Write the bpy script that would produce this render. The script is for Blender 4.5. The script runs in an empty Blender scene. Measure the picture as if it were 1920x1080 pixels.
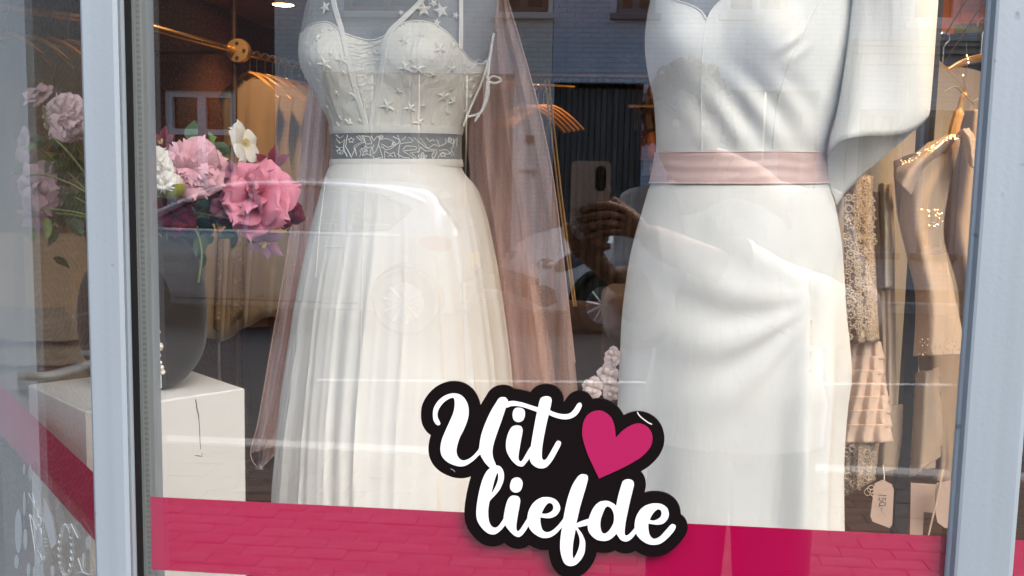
import bpy, math, random
import numpy as np
from mathutils import Vector, Matrix
from mathutils.bvhtree import BVHTree
R = math.radians
random.seed(7)
rng = np.random.default_rng(11)
S = bpy.context.scene
COL = S.collection

# ------------------------------------------------------------------ camera
# Measured from the photograph: the pane's normal, the vertical and the focal length.
F = 1885.0
CAM = np.array([0.0, -0.965, 1.48])
_n = np.array([168.0, -215.0, F]); _n /= np.linalg.norm(_n)
_v = np.array([-337.0, 16260.0, F]); _v -= _n * (_v @ _n); _v /= np.linalg.norm(_v)
YW = _n                 # into the shop, in camera coordinates (right, down, forward)
ZW = -_v                # up
XW = np.cross(YW, ZW)   # along the pane, to the right
if XW[0] < 0: XW = -XW
cd = bpy.data.cameras.new('camera'); cam = bpy.data.objects.new('camera', cd); COL.objects.link(cam)
cd.sensor_width = 36.0; cd.lens = F / 1920 * 36.0; cd.clip_start = 0.02; cd.clip_end = 400
rx = Vector((XW[0], YW[0], ZW[0])); ry = -Vector((XW[1], YW[1], ZW[1])); rz = -Vector((XW[2], YW[2], ZW[2]))
m = Matrix((rx, ry, rz)).transposed().to_4x4(); m.translation = Vector(CAM)
cam.matrix_world = m
S.camera = cam
# ------------------------------------------------------------------ world, sun, exposure
w = bpy.data.worlds.new('World'); S.world = w; w.use_nodes = True
nt = w.node_tree
bg = nt.nodes['Background']; sky = nt.nodes.new('ShaderNodeTexSky'); sky.sky_type = 'NISHITA'; sky.sun_disc = False
sky.sun_elevation = R(46); sky.sun_rotation = R(146); sky.dust_density = 4.0; sky.air_density = 1.0; sky.ozone_density = 1.0
nt.links.new(sky.outputs[0], bg.inputs[0]); bg.inputs[1].default_value = 0.15
sl = bpy.data.lights.new('sun', 'SUN'); sl.energy = 1.5; sl.angle = R(95); sl.color = (1.0, 0.97, 0.93)
so = bpy.data.objects.new('sun', sl); COL.objects.link(so)
SE, SA = R(46), R(146)
sd = Vector((math.sin(SA) * math.cos(SE), math.cos(SA) * math.cos(SE), math.sin(SE)))
so.rotation_euler = sd.to_track_quat('Z', 'Y').to_euler(); so.location = (0, 0, 20)
S.view_settings.view_transform = 'Standard'; S.view_settings.look = 'None'
S.view_settings.gamma = 1.0; S.view_settings.use_curve_mapping = False
S.view_settings.exposure = 1.42
S.cycles.use_denoising = True
S.cycles.max_bounces = 10; S.cycles.transparent_max_bounces = 40
S.cycles.diffuse_bounces = 4; S.cycles.glossy_bounces = 4; S.cycles.caustics_reflective = False; S.cycles.caustics_refractive = False
S.cycles.sample_clamp_indirect = 6.0

# ------------------------------------------------------------------ measuring helpers
def ray(px, py):
    d = np.array([px - 960.0, py - 540.0, F])
    return np.array([d @ XW, d @ YW, d @ ZW])
def at(px, py, Y):
    """The point of the place that stands Y metres behind the pane and is seen at that pixel of the photograph."""
    d = ray(px, py); t = (Y - CAM[1]) / d[1]
    return Vector(CAM + d * t)
def mir(px, py, Y):
    """The point in the street (Y negative) whose mirror image in the pane is seen there."""
    p = at(px, py, -Y); p.y = -p.y
    return p
def proj(p):
    d = np.asarray(p) - CAM
    c = d[0] * XW + d[1] * YW + d[2] * ZW
    return 960 + c[0] / c[2] * F, 540 + c[1] / c[2] * F
def cr(pts, n=8, closed=False):
    """Catmull-Rom through points of any dimension."""
    P = np.array(pts, float); m = len(P); out = []
    for i in range(m if closed else m - 1):
        if closed: a, b, c, d = P[(i - 1) % m], P[i], P[(i + 1) % m], P[(i + 2) % m]
        else: a, b, c, d = P[max(i - 1, 0)], P[i], P[i + 1], P[min(i + 2, m - 1)]
        if closed and np.abs(b - c).max() < 1e-9: continue      # a doubled point is a sharp corner
        for k in range(n):
            t = k / n
            out.append(0.5 * (2 * b + (c - a) * t + (2 * a - 5 * b + 4 * c - d) * t * t + (3 * b - a - 3 * c + d) * t ** 3))
    if not closed: out.append(P[-1])
    return np.array(out)

# ------------------------------------------------------------------ mesh helpers
class MB:
    def __init__(s): s.v = []; s.f = []
    def add(s, v, f):
        o = len(s.v); s.v += [tuple(p) for p in v]; s.f += [tuple(i + o for i in q) for q in f]; return s
    def box(s, a, b, rot=0.0, bev=0.0):
        (x0, y0, z0), (x1, y1, z1) = a, b
        if bev <= 0:
            v = [(x0, y0, z0), (x1, y0, z0), (x1, y1, z0), (x0, y1, z0), (x0, y0, z1), (x1, y0, z1), (x1, y1, z1), (x0, y1, z1)]
            f = [(0, 3, 2, 1), (4, 5, 6, 7), (0, 1, 5, 4), (1, 2, 6, 5), (2, 3, 7, 6), (3, 0, 4, 7)]
        else:
            v = []; f = []
            e = bev
            for (zz, i) in ((z0, e), (z0 + e, 0), (z1 - e, 0), (z1, e)):
                v += [(x0 + i + (e if not i else 0) * 0, y0 + i, zz), (x1 - i, y0 + i, zz), (x1 - i, y1 - i, zz), (x0 + i, y1 - i, zz)]
            # octagonal corners
            v2 = []
            for k in range(4):
                zz = v[k * 4][2]; i = e if k in (0, 3) else 0
                q = e
                v2 += [(x0 + i + q, y0 + i, zz), (x1 - i - q, y0 + i, zz), (x1 - i, y0 + i + q, zz), (x1 - i, y1 - i - q, zz),
                       (x1 - i - q, y1 - i, zz), (x0 + i + q, y1 - i, zz), (x0 + i, y1 - i - q, zz), (x0 + i, y0 + i + q, zz)]
            v = v2
            for k in range(3):
                for j in range(8):
                    f.append((k * 8 + j, k * 8 + (j + 1) % 8, k * 8 + 8 + (j + 1) % 8, k * 8 + 8 + j))
            f.append(tuple(range(7, -1, -1))); f.append(tuple(range(24, 32)))
        if rot:
            cx, cy = (x0 + x1) / 2, (y0 + y1) / 2; c, sn = math.cos(rot), math.sin(rot)
            v = [(cx + (p[0] - cx) * c - (p[1] - cy) * sn, cy + (p[0] - cx) * sn + (p[1] - cy) * c, p[2]) for p in v]
        return s.add(v, f)
    def grid(s, G, cu=False, cv=False):
        nu, nv = len(G), len(G[0]); v = [p for r in G for p in r]; f = []
        for i in range(nu if cu else nu - 1):
            for j in range(nv if cv else nv - 1):
                a, b = i % nu, (i + 1) % nu; c, d = j, (j + 1) % nv
                f.append((a * nv + c, a * nv + d, b * nv + d, b * nv + c))
        return s.add(v, f)
    def tube(s, path, r, n=8, caps=True, flat=1.0):
        P = [Vector(p) for p in path]; m = len(P)
        rr = r if hasattr(r, '__len__') else [r] * m
        G = []; up = None
        for i in range(m):
            t = (P[min(i + 1, m - 1)] - P[max(i - 1, 0)]).normalized()
            if up is None:
                up = Vector((0, 0, 1)) if abs(t.z) < .9 else Vector((0, 1, 0))
            a = t.cross(up);
            if a.length < 1e-6: a = t.orthogonal()
            a.normalize(); b = a.cross(t).normalized(); up = b
            G.append([tuple(P[i] + (a * math.cos(q) + b * math.sin(q) * flat) * rr[i]) for q in [2 * math.pi * k / n for k in range(n)]])
        s.grid(G, cv=True)
        if caps:
            o = len(s.v) - m * n
            s.f.append(tuple(o + k for k in range(n))[::-1]); s.f.append(tuple(o + (m - 1) * n + k for k in range(n)))
        return s
    def lathe(s, prof, c, n=24, axis='z'):
        G = []
        for (r, h) in prof:
            row = []
            for k in range(n):
                q = 2 * math.pi * k / n
                x, y = r * math.cos(q), r * math.sin(q)
                row.append({'z': (c[0] + x, c[1] + y, c[2] + h), 'y': (c[0] + x, c[1] + h, c[2] + y), 'x': (c[0] + h, c[1] + x, c[2] + y)}[axis])
            G.append(row)
        return s.grid(G, cv=True)
    def prism(s, poly, fn, d0, d1):
        """poly: list of (a, b); fn(a, b, d) -> point."""
        n = len(poly)
        v = [fn(a, b, d0) for a, b in poly] + [fn(a, b, d1) for a, b in poly]
        f = [tuple(range(n)), tuple(range(2 * n - 1, n - 1, -1))] + [(i, i + n, (i + 1) % n + n, (i + 1) % n) for i in range(n)]
        return s.add(v, f)
    def mesh(s, name, off=(0, 0, 0), smooth=True):
        me = bpy.data.meshes.new(name)
        o = Vector(off)
        me.from_pydata([tuple(Vector(p) - o) for p in s.v], [], s.f); me.update()
        if smooth:
            me.polygons.foreach_set('use_smooth', [True] * len(me.polygons))
            try: me.set_sharp_from_angle(angle=R(38))
            except Exception: pass
        return me
    def build(s, name, mat, parent=None, smooth=True):
        off = wloc(parent) if parent else Vector()
        return link(name, s.mesh(name, off, smooth), mat, parent)
def wloc(o):
    p = Vector()
    while o: p += o.location; o = o.parent
    return p
def link(name, me, mat, parent=None, matrix=None):
    o = bpy.data.objects.new(name, me); COL.objects.link(o)
    if mat is not None and len(me.materials) == 0: me.materials.append(mat)
    if parent: o.parent = parent
    if matrix is not None: o.matrix_local = matrix
    return o
def tag(o, label=None, cat=None, group=None, kind=None):
    if label: o['label'] = label
    if cat: o['category'] = cat
    if group: o['group'] = group
    if kind: o['kind'] = kind
    return o
def thing(name, label, cat, loc=(0, 0, 0), group=None):
    o = bpy.data.objects.new(name, None); COL.objects.link(o); o.location = loc; o.empty_display_size = .05
    return tag(o, label, cat, group)
def solid(o, t, off=-1):
    md = o.modifiers.new('thickness', 'SOLIDIFY'); md.thickness = t; md.offset = off; return o
def subsurf(o, n=1):
    md = o.modifiers.new('smooth', 'SUBSURF'); md.levels = n; md.render_levels = n; return o

# ------------------------------------------------------------------ materials
def nodes(name):
    m = bpy.data.materials.new(name); m.use_nodes = True
    return m, m.node_tree, m.node_tree.nodes['Principled BSDF']
def mat(name, col, rough=.6, var=0.0, vs=6.0, bump=0.0, bs=150.0, metal=0.0, spec=.5, coat=0.0, sheen=0.0, col2=None, coord='Object', stretch=None, sss=0.0):
    m, t, b = nodes(name); N = t.nodes; L = t.links
    b.inputs['Roughness'].default_value = rough; b.inputs['Metallic'].default_value = metal
    b.inputs['Specular IOR Level'].default_value = spec
    if coat: b.inputs['Coat Weight'].default_value = coat; b.inputs['Coat Roughness'].default_value = .08
    if sheen: b.inputs['Sheen Weight'].default_value = sheen
    b.inputs['Base Color'].default_value = (*col, 1)
    tc = N.new('ShaderNodeTexCoord'); src = tc.outputs[coord]
    if stretch:
        mp = N.new('ShaderNodeMapping'); mp.inputs['Scale'].default_value = stretch; L.new(src, mp.inputs[0]); src = mp.outputs[0]
    if var or col2:
        nz = N.new('ShaderNodeTexNoise'); nz.inputs['Scale'].default_value = vs; nz.inputs['Detail'].default_value = 5; L.new(src, nz.inputs[0])
        rp = N.new('ShaderNodeValToRGB'); rp.color_ramp.elements[0].position = .3; rp.color_ramp.elements[1].position = .7
        c2 = col2 or tuple(min(1, c * (1 + var)) for c in col); c1 = col if col2 else tuple(c * (1 - var) for c in col)
        rp.color_ramp.elements[0].color = (*c1, 1); rp.color_ramp.elements[1].color = (*c2, 1)
        L.new(nz.outputs[0], rp.inputs[0]); L.new(rp.outputs[0], b.inputs['Base Color'])
    if bump:
        n2 = N.new('ShaderNodeTexNoise'); n2.inputs['Scale'].default_value = bs; n2.inputs['Detail'].default_value = 3; L.new(src, n2.inputs[0])
        bp = N.new('ShaderNodeBump'); bp.inputs['Strength'].default_value = bump; bp.inputs['Distance'].default_value = .01
        L.new(n2.outputs[0], bp.inputs['Height']); L.new(bp.outputs[0], b.inputs['Normal'])
    return m
def sheer(name, col, alpha, trl=.35, ns=0, nvar=.1):
    """A sheer net: partly clear, partly diffuse and translucent."""
    m = bpy.data.materials.new(name); m.use_nodes = True; t = m.node_tree; N = t.nodes; L = t.links; N.clear()
    out = N.new('ShaderNodeOutputMaterial'); mx = N.new('ShaderNodeMixShader'); tr = N.new('ShaderNodeBsdfTransparent')
    d = N.new('ShaderNodeBsdfDiffuse'); d.inputs[0].default_value = (*col, 1); tl = N.new('ShaderNodeBsdfTranslucent'); tl.inputs[0].default_value = (*col, 1)
    m2 = N.new('ShaderNodeMixShader'); m2.inputs[0].default_value = trl; L.new(d.outputs[0], m2.inputs[1]); L.new(tl.outputs[0], m2.inputs[2])
    lw = N.new('ShaderNodeLayerWeight'); lw.inputs['Blend'].default_value = .5
    # a net looks denser where one looks along it
    mr = N.new('ShaderNodeMapRange'); mr.inputs['To Min'].default_value = alpha; mr.inputs['To Max'].default_value = min(1, alpha * 2.2 + .1)
    pw = N.new('ShaderNodeMath'); pw.operation = 'POWER'; pw.inputs[1].default_value = 2.5
    L.new(lw.outputs['Facing'], pw.inputs[0]); L.new(pw.outputs[0], mr.inputs['Value'])
    if ns:      # uneven gathers running down the net
        tc = N.new('ShaderNodeTexCoord'); mp = N.new('ShaderNodeMapping'); mp.inputs['Scale'].default_value = (ns, ns * .4, ns * .035); L.new(tc.outputs['Object'], mp.inputs[0])
        nz = N.new('ShaderNodeTexNoise'); nz.inputs['Scale'].default_value = 1.0; nz.inputs['Detail'].default_value = 4; L.new(mp.outputs[0], nz.inputs[0])
        wv = N.new('ShaderNodeTexNoise'); wv.inputs['Scale'].default_value = 420; L.new(tc.outputs['Object'], wv.inputs[0])
        r1 = N.new('ShaderNodeMapRange'); r1.inputs['From Min'].default_value = .3; r1.inputs['From Max'].default_value = .7; r1.inputs['To Min'].default_value = 1 - nvar; r1.inputs['To Max'].default_value = 1 + nvar; L.new(nz.outputs[0], r1.inputs['Value'])
        r3 = N.new('ShaderNodeMapRange'); r3.inputs['From Min'].default_value = .3; r3.inputs['From Max'].default_value = .7; r3.inputs['To Min'].default_value = .8; r3.inputs['To Max'].default_value = 1.2; L.new(wv.outputs[0], r3.inputs['Value'])
        q1 = N.new('ShaderNodeMath'); q1.operation = 'MULTIPLY'; q2 = N.new('ShaderNodeMath'); q2.operation = 'MULTIPLY'; q2.use_clamp = True
        L.new(mr.outputs[0], q1.inputs[0]); L.new(r1.outputs[0], q1.inputs[1]); L.new(q1.outputs[0], q2.inputs[0]); L.new(r3.outputs[0], q2.inputs[1]); mr = q2
    L.new(mr.outputs[0], mx.inputs[0]); L.new(tr.outputs[0], mx.inputs[1]); L.new(m2.outputs[0], mx.inputs[2]); L.new(mx.outputs[0], out.inputs[0])
    return m
def cloth(name, col, rough=.75, weave=900.0, wb=.12, crease=.0, cs=9.0, sheen=.15, trl=0.0, var=.03, spec=.3):
    m, t, b = nodes(name); N = t.nodes; L = t.links
    b.inputs['Roughness'].default_value = rough; b.inputs['Sheen Weight'].default_value = sheen; b.inputs['Specular IOR Level'].default_value = spec
    tc = N.new('ShaderNodeTexCoord')
    nz = N.new('ShaderNodeTexNoise'); nz.inputs['Scale'].default_value = 14; nz.inputs['Detail'].default_value = 4; L.new(tc.outputs['Object'], nz.inputs[0])
    rp = N.new('ShaderNodeValToRGB'); rp.color_ramp.elements[0].position = .3; rp.color_ramp.elements[1].position = .7
    rp.color_ramp.elements[0].color = (*[c * (1 - var) for c in col], 1); rp.color_ramp.elements[1].color = (*[min(1, c * (1 + var)) for c in col], 1)
    L.new(nz.outputs[0], rp.inputs[0]); L.new(rp.outputs[0], b.inputs['Base Color'])
    n2 = N.new('ShaderNodeTexNoise'); n2.inputs['Scale'].default_value = weave; L.new(tc.outputs['Object'], n2.inputs[0])
    bp = N.new('ShaderNodeBump'); bp.inputs['Strength'].default_value = wb; bp.inputs['Distance'].default_value = .002; L.new(n2.outputs[0], bp.inputs['Height'])
    if crease:
        n3 = N.new('ShaderNodeTexNoise'); n3.inputs['Scale'].default_value = cs; n3.inputs['Detail'].default_value = 6; n3.inputs['Distortion'].default_value = .6
        mp = N.new('ShaderNodeMapping'); mp.inputs['Scale'].default_value = (1, 1, .35); L.new(tc.outputs['Object'], mp.inputs[0]); L.new(mp.outputs[0], n3.inputs[0])
        b2 = N.new('ShaderNodeBump'); b2.inputs['Strength'].default_value = crease; b2.inputs['Distance'].default_value = .03; L.new(n3.outputs[0], b2.inputs['Height']); L.new(bp.outputs[0], b2.inputs['Normal'])
        L.new(b2.outputs[0], b.inputs['Normal'])
    else: L.new(bp.outputs[0], b.inputs['Normal'])
    return m
def glass(name, r0=.1, tint=(.93, .97, .96), dust=.0):
    """Window glass: clear, with a Fresnel reflection that is the same from either side."""
    m = bpy.data.materials.new(name); m.use_nodes = True; t = m.node_tree; N = t.nodes; L = t.links; N.clear()
    out = N.new('ShaderNodeOutputMaterial'); mx = N.new('ShaderNodeMixShader'); tr = N.new('ShaderNodeBsdfTransparent'); tr.inputs[0].default_value = (*tint, 1)
    g = N.new('ShaderNodeBsdfGlossy'); g.inputs['Roughness'].default_value = 0.0; g.inputs[0].default_value = (1, 1, 1, 1)
    lw = N.new('ShaderNodeLayerWeight'); lw.inputs['Blend'].default_value = .5
    pw = N.new('ShaderNodeMath'); pw.operation = 'POWER'; pw.inputs[1].default_value = 5.0
    mr = N.new('ShaderNodeMapRange'); mr.inputs['To Min'].default_value = r0; mr.inputs['To Max'].default_value = 1.0
    L.new(lw.outputs['Facing'], pw.inputs[0]); L.new(pw.outputs[0], mr.inputs['Value']); L.new(mr.outputs[0], mx.inputs[0])
    L.new(tr.outputs[0], mx.inputs[1]); L.new(g.outputs[0], mx.inputs[2]); L.new(mx.outputs[0], out.inputs[0])
    return m
def emit(name, col, s):
    m = bpy.data.materials.new(name); m.use_nodes = True; t = m.node_tree; N = t.nodes; N.clear()
    out = N.new('ShaderNodeOutputMaterial'); e = N.new('ShaderNodeEmission'); e.inputs[0].default_value = (*col, 1); e.inputs[1].default_value = s
    t.links.new(e.outputs[0], out.inputs[0]); return m
def brick_mat(name, c1, c2, cm, sx, sz, mortar=.012, bump=.5, rough=.85, vert=True, off=.5):
    m, t, b = nodes(name); N = t.nodes; L = t.links; b.inputs['Roughness'].default_value = rough
    tc = N.new('ShaderNodeTexCoord'); sp = N.new('ShaderNodeSeparateXYZ'); cb = N.new('ShaderNodeCombineXYZ'); L.new(tc.outputs['Object'], sp.inputs[0])
    L.new(sp.outputs[0], cb.inputs[0]); L.new(sp.outputs[2 if vert else 1], cb.inputs[1])
    bk = N.new('ShaderNodeTexBrick'); bk.inputs['Scale'].default_value = 1.0; bk.inputs['Brick Width'].default_value = sx; bk.inputs['Row Height'].default_value = sz
    bk.inputs['Mortar Size'].default_value = mortar; bk.inputs['Mortar Smooth'].default_value = .2; bk.offset = off
    bk.inputs['Color1'].default_value = (*c1, 1); bk.inputs['Color2'].default_value = (*c2, 1); bk.inputs['Mortar'].default_value = (*cm, 1)
    L.new(cb.outputs[0], bk.inputs[0])
    nz = N.new('ShaderNodeTexNoise'); nz.inputs['Scale'].default_value = 3; nz.inputs['Detail'].default_value = 6; L.new(tc.outputs['Object'], nz.inputs[0])
    mxc = N.new('ShaderNodeMix'); mxc.data_type = 'RGBA'; mxc.blend_type = 'OVERLAY'; mxc.inputs[0].default_value = .35
    L.new(bk.outputs[0], mxc.inputs[6]); L.new(nz.outputs[0], mxc.inputs[7]); L.new(mxc.outputs[2], b.inputs['Base Color'])
    bp = N.new('ShaderNodeBump'); bp.inputs['Strength'].default_value = bump; bp.inputs['Distance'].default_value = .012; bp.invert = True
    L.new(bk.outputs['Fac'], bp.inputs['Height']); L.new(bp.outputs[0], b.inputs['Normal'])
    return m
FRAME = mat('painted_frame', (.215, .26, .305), .42, var=.04, vs=3, bump=.03, bs=260)
_t = FRAME.node_tree; _b = _t.nodes['Principled BSDF']; _src = _b.inputs['Base Color'].links[0].from_socket     # specks and faint run marks
_tc = _t.nodes.new('ShaderNodeTexCoord'); _nz = _t.nodes.new('ShaderNodeTexNoise'); _nz.inputs['Scale'].default_value = 70; _nz.inputs['Detail'].default_value = 2
_t.links.new(_tc.outputs['Object'], _nz.inputs[0]); _rp = _t.nodes.new('ShaderNodeValToRGB'); _rp.color_ramp.elements[0].position = .70; _rp.color_ramp.elements[0].color = (1, 1, 1, 1); _rp.color_ramp.elements[1].position = .78; _rp.color_ramp.elements[1].color = (.55, .55, .53, 1)
_t.links.new(_nz.outputs[0], _rp.inputs[0]); _mp = _t.nodes.new('ShaderNodeMapping'); _mp.inputs['Scale'].default_value = (60, 60, 1.2); _t.links.new(_tc.outputs['Object'], _mp.inputs[0])
_n2 = _t.nodes.new('ShaderNodeTexNoise'); _n2.inputs['Scale'].default_value = 1.0; _t.links.new(_mp.outputs[0], _n2.inputs[0]); _r2 = _t.nodes.new('ShaderNodeValToRGB'); _r2.color_ramp.elements[0].position = .35; _r2.color_ramp.elements[0].color = (.93, .93, .92, 1); _r2.color_ramp.elements[1].position = .6; _r2.color_ramp.elements[1].color = (1, 1, 1, 1); _t.links.new(_n2.outputs[0], _r2.inputs[0])
_x = _t.nodes.new('ShaderNodeMix'); _x.data_type = 'RGBA'; _x.blend_type = 'MULTIPLY'; _x.inputs[0].default_value = 1; _t.links.new(_src, _x.inputs[6]); _t.links.new(_rp.outputs[0], _x.inputs[7])
_y = _t.nodes.new('ShaderNodeMix'); _y.data_type = 'RGBA'; _y.blend_type = 'MULTIPLY'; _y.inputs[0].default_value = 1; _t.links.new(_x.outputs[2], _y.inputs[6]); _t.links.new(_r2.outputs[0], _y.inputs[7]); _t.links.new(_y.outputs[2], _b.inputs['Base Color'])
GLASS = glass('window_glass', .13, (.99, 1.0, .995))
GLASS1 = glass('single_glass', .035, (.97, .99, .98))
BLACK = mat('black_rubber', (.004, .004, .0045), .7, spec=.15)
WHITEP = mat('white_paint', (.78, .78, .76), .5, var=.03, vs=4)
DARKG = mat('dark_glass', (.02, .022, .025), .08, spec=.8)
STEEL = mat('steel', (.55, .55, .56), .3, metal=1.0)
BRASS = mat('brass', (.78, .52, .22), .25, metal=1.0)
# ================================================================== the street (seen mirrored in the pane)
YF = -13.0            # far house fronts
RZ = -0.12            # road level
PAVER = mat('clinker', (.05, .04, .037), .85, var=.35, vs=9, bump=.35, bs=60)
PAVER2 = mat('clinker_grey', (.062, .052, .049), .85, var=.3, vs=9, bump=.35, bs=60)
PAVEM = brick_mat('brick_paving', (.054, .043, .039), (.063, .053, .049), (.032, .028, .026), .205, .105, .006, .4, .9, vert=False)
ASPH = mat('asphalt', (.07, .069, .068), .9, var=.3, vs=40, bump=.6, bs=220)
CONC = mat('kerb_concrete', (.36, .35, .33), .85, var=.12, vs=8, bump=.2, bs=90)
def struct(name, mb, m, smooth=False):
    o = mb.build(name, m, None, smooth); o['kind'] = 'structure'; return o
struct('ground', MB().box((-150, -150, -.6), (150, 150, -.2)), mat('ground_earth', (.12, .11, .1), .95, var=.2))
struct('road', MB().box((-40, -11.4, -.19), (40, -4.25, RZ)), ASPH)
pav = struct('pavement', MB().box((-40, -4.1, -.19), (40, .30, -.0035)), PAVEM)
struct('kerb', MB().box((-40, -4.246, -.19), (40, -4.104, .004), bev=.012), CONC)
struct('far_kerb', MB().box((-40, -11.54, -.19), (40, -11.404, .004), bev=.012), CONC)
struct('far_pavement', MB().box((-40, -13.4, -.19), (40, -11.544, -.002)), PAVEM)
# clinkers laid in running bond where the magenta band mirrors them
bm_ = MB().box((-.1000, -.0500, -.011), (.1000, .0500, .0005), bev=.002).mesh('clinker_mesh', smooth=False); bm_.materials.append(PAVER)
bm2_ = MB().box((-.0995, -.0495, -.011), (.0995, .0495, .0012), bev=.003).mesh('clinker_mesh_b', smooth=False); bm2_.materials.append(PAVER2)
for r_ in range(17):
    for c_ in range(17):
        x = -1.95 + c_ * .203 + (.10 if r_ % 2 else 0); y = -4.02 + r_ * .1025
        me = bm_ if random.random() < .6 else bm2_
        o = link('paver', me, None, pav); o.location = (x, y, random.uniform(-.001, .0015)); o.rotation_euler = (random.uniform(-.008, .008), random.uniform(-.006, .006), random.uniform(-.014, .014))
# parking bay line
PAINT = mat('road_paint', (.48, .48, .46), .8, var=.35, vs=14)
a = mir(575, 750, -6.4); b = mir(1790, 713, -6.9)
def line_strip(x0, y0, x1, y1, wd, z=RZ + .004):
    d = Vector((x1 - x0, y1 - y0, 0)).normalized(); n = Vector((-d.y, d.x, 0)) * wd / 2
    return MB().add([(x0 - n.x, y0 - n.y, z), (x1 - n.x, y1 - n.y, z), (x1 + n.x, y1 + n.y, z), (x0 + n.x, y0 + n.y, z)], [(0, 1, 2, 3)])
struct('bay_line', line_strip(-2.1, -6.35, 2.9, -7.1, .085), PAINT)

def wall_open(mb, x0, x1, z0, z1, ops, y0, y1):
    """A wall from y0 (front) to y1 (back) with rectangular openings, as butted blocks."""
    xs = sorted({x0, x1, *[o[0] for o in ops], *[o[1] for o in ops]}); zs = sorted({z0, z1, *[o[2] for o in ops], *[o[3] for o in ops]})
    for j in range(len(zs) - 1):
        run = None
        for i in range(len(xs)):
            if i < len(xs) - 1:
                cx, cz = (xs[i] + xs[i + 1]) / 2, (zs[j] + zs[j + 1]) / 2
                isopen = any(o[0] < cx < o[1] and o[2] < cz < o[3] for o in ops)
            else: isopen = True
            if isopen:
                if run is not None: mb.box((run, min(y0, y1), zs[j]), (xs[i], max(y0, y1), zs[j + 1])); run = None
            elif run is None: run = xs[i]
    return mb
def fx(px): return (px - 1128) / F * 14.0
def fz(py): return 1.48 + (325 - py) / F * 14.0
def house(name, label, x0, x1, top, m, ops):
    t = thing(name, label, 'house', ((x0 + x1) / 2, YF - .2, 0))
    wall_open(MB(), x0, x1, -.02, top, ops, YF, YF - .32).build('wall', m, t, False)
    MB().box((x0 + .02, YF - 4, top - .3), (x1 - .02, YF - .33, top)).build('roof', mat('roof_dark', (.06, .055, .055), .8), t, False)
    return t
def sash(t, x0, x1, z0, z1, m, bars=1, trans=None, fw=.07):
    y = YF - .10
    fr = MB(); fr.box((x0, y - .06, z0), (x0 + fw, y + .03, z1)).box((x1 - fw, y - .06, z0), (x1, y + .03, z1)).box((x0 + fw, y - .058, z0), (x1 - fw, y + .028, z0 + fw)).box((x0 + fw, y - .058, z1 - fw), (x1 - fw, y + .028, z1))
    for k in range(1, bars + 1):
        xx = x0 + (x1 - x0) * k / (bars + 1); fr.box((xx - fw * .6, y - .05, z0 + fw), (xx + fw * .6, y + .02, z1 - fw))
    if trans: fr.box((x0 + fw, y - .048, trans - .04), (x1 - fw, y + .024, trans + .04))
    w_ = fr.build('window', m, t, False)
    MB().box((x0 + fw * .5, y - .075, z0 + fw * .5), (x1 - fw * .5, y - .061, z1 - fw * .5)).build('pane', DARKG, w_, False)
    MB().box((x0 - .08, YF - .12, z0 - .09), (x1 + .08, YF + .09, z0 - .002), bev=.012).build('sill', m if m is not BROWNW else CREAMW, w_, False)
    return w_
BROWNW = mat('brown_window_paint', (.20, .13, .09), .5)
CREAMW = mat('cream_trim', (.62, .58, .52), .6)
GREYW = mat('grey_window_paint', (.16, .165, .18), .5)
BGREY = brick_mat('blue_grey_painted_brick', (.56, .60, .67), (.60, .64, .71), (.47, .51, .58), .22, .066, .008, .9)
CREAMB = brick_mat('cream_painted_brick', (.78, .73, .67), (.81, .76, .71), (.68, .64, .59), .22, .066, .008, .8)
DBRICK = brick_mat('dark_red_brick', (.13, .065, .05), (.17, .085, .06), (.09, .075, .065), .22, .066, .01, .8)
PALEB = brick_mat('pale_painted_brick', (.66, .68, .68), (.70, .72, .72), (.57, .59, .59), .22, .066, .008, .7)
# A: dark brick house with a white framed window
ha = house('brick_house', 'dark red brick house with white framed window mirrored at the left of the pane', fx(-700), fx(508), 6.3, DBRICK, [(fx(290), fx(432), .75, fz(183)), (fx(90), fx(230), .75, fz(183)), (fx(290), fx(432), 4.2, 5.8)])
sash(ha, fx(290), fx(432), .75, fz(183), WHITEP, 1, 1.95, .1); sash(ha, fx(90), fx(230), .75, fz(183), WHITEP, 1, 1.95, .1); sash(ha, fx(290), fx(432), 4.2, 5.8, WHITEP, 1)
# B: cream house
hb = house('cream_house', 'cream painted house with brown shop doors mirrored across the first gown', fx(509), fx(1031), 6.6, CREAMB, [(fx(600), fx(962), -.02, fz(146)), (fx(930), fx(1022), fz(36), fz(36) + 1.4), (fx(640), fx(800), fz(36), fz(36) + 1.4)])
sash(hb, fx(930), fx(1022), fz(36), fz(36) + 1.4, BROWNW, 1, None, .09); sash(hb, fx(640), fx(800), fz(36), fz(36) + 1.4, BROWNW, 1, None, .09)
dw = (fx(962) - fx(600)) / 4
for k in range(4):
    x0 = fx(600) + k * dw
    d_ = MB().box((x0 + .01, YF - .2, .02), (x0 + dw - .01, YF - .14, fz(146) - .01)).build('door', BROWNW, hb, False)
    MB().box((x0 + .12, YF - .139, 1.0), (x0 + dw - .12, YF - .13, fz(146) - .2)).build('pane', DARKG, d_, False)
MB().box((fx(985), YF + .001, fz(272)), (fx(1003), YF + .03, fz(258))).build('number_plate', mat('plate_brown', (.2, .1, .08), .4), hb, False)
lb = MB().box((fx(972), YF + .001, fz(329)), (fx(1009), YF + .035, fz(320))).build('letterbox', mat('letterbox_metal', (.35, .3, .28), .4), hb, False)
MB().box((fx(976), YF + .036, fz(326.2)), (fx(1005), YF + .04, fz(323))).build('slot', BLACK, lb, False)
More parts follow.
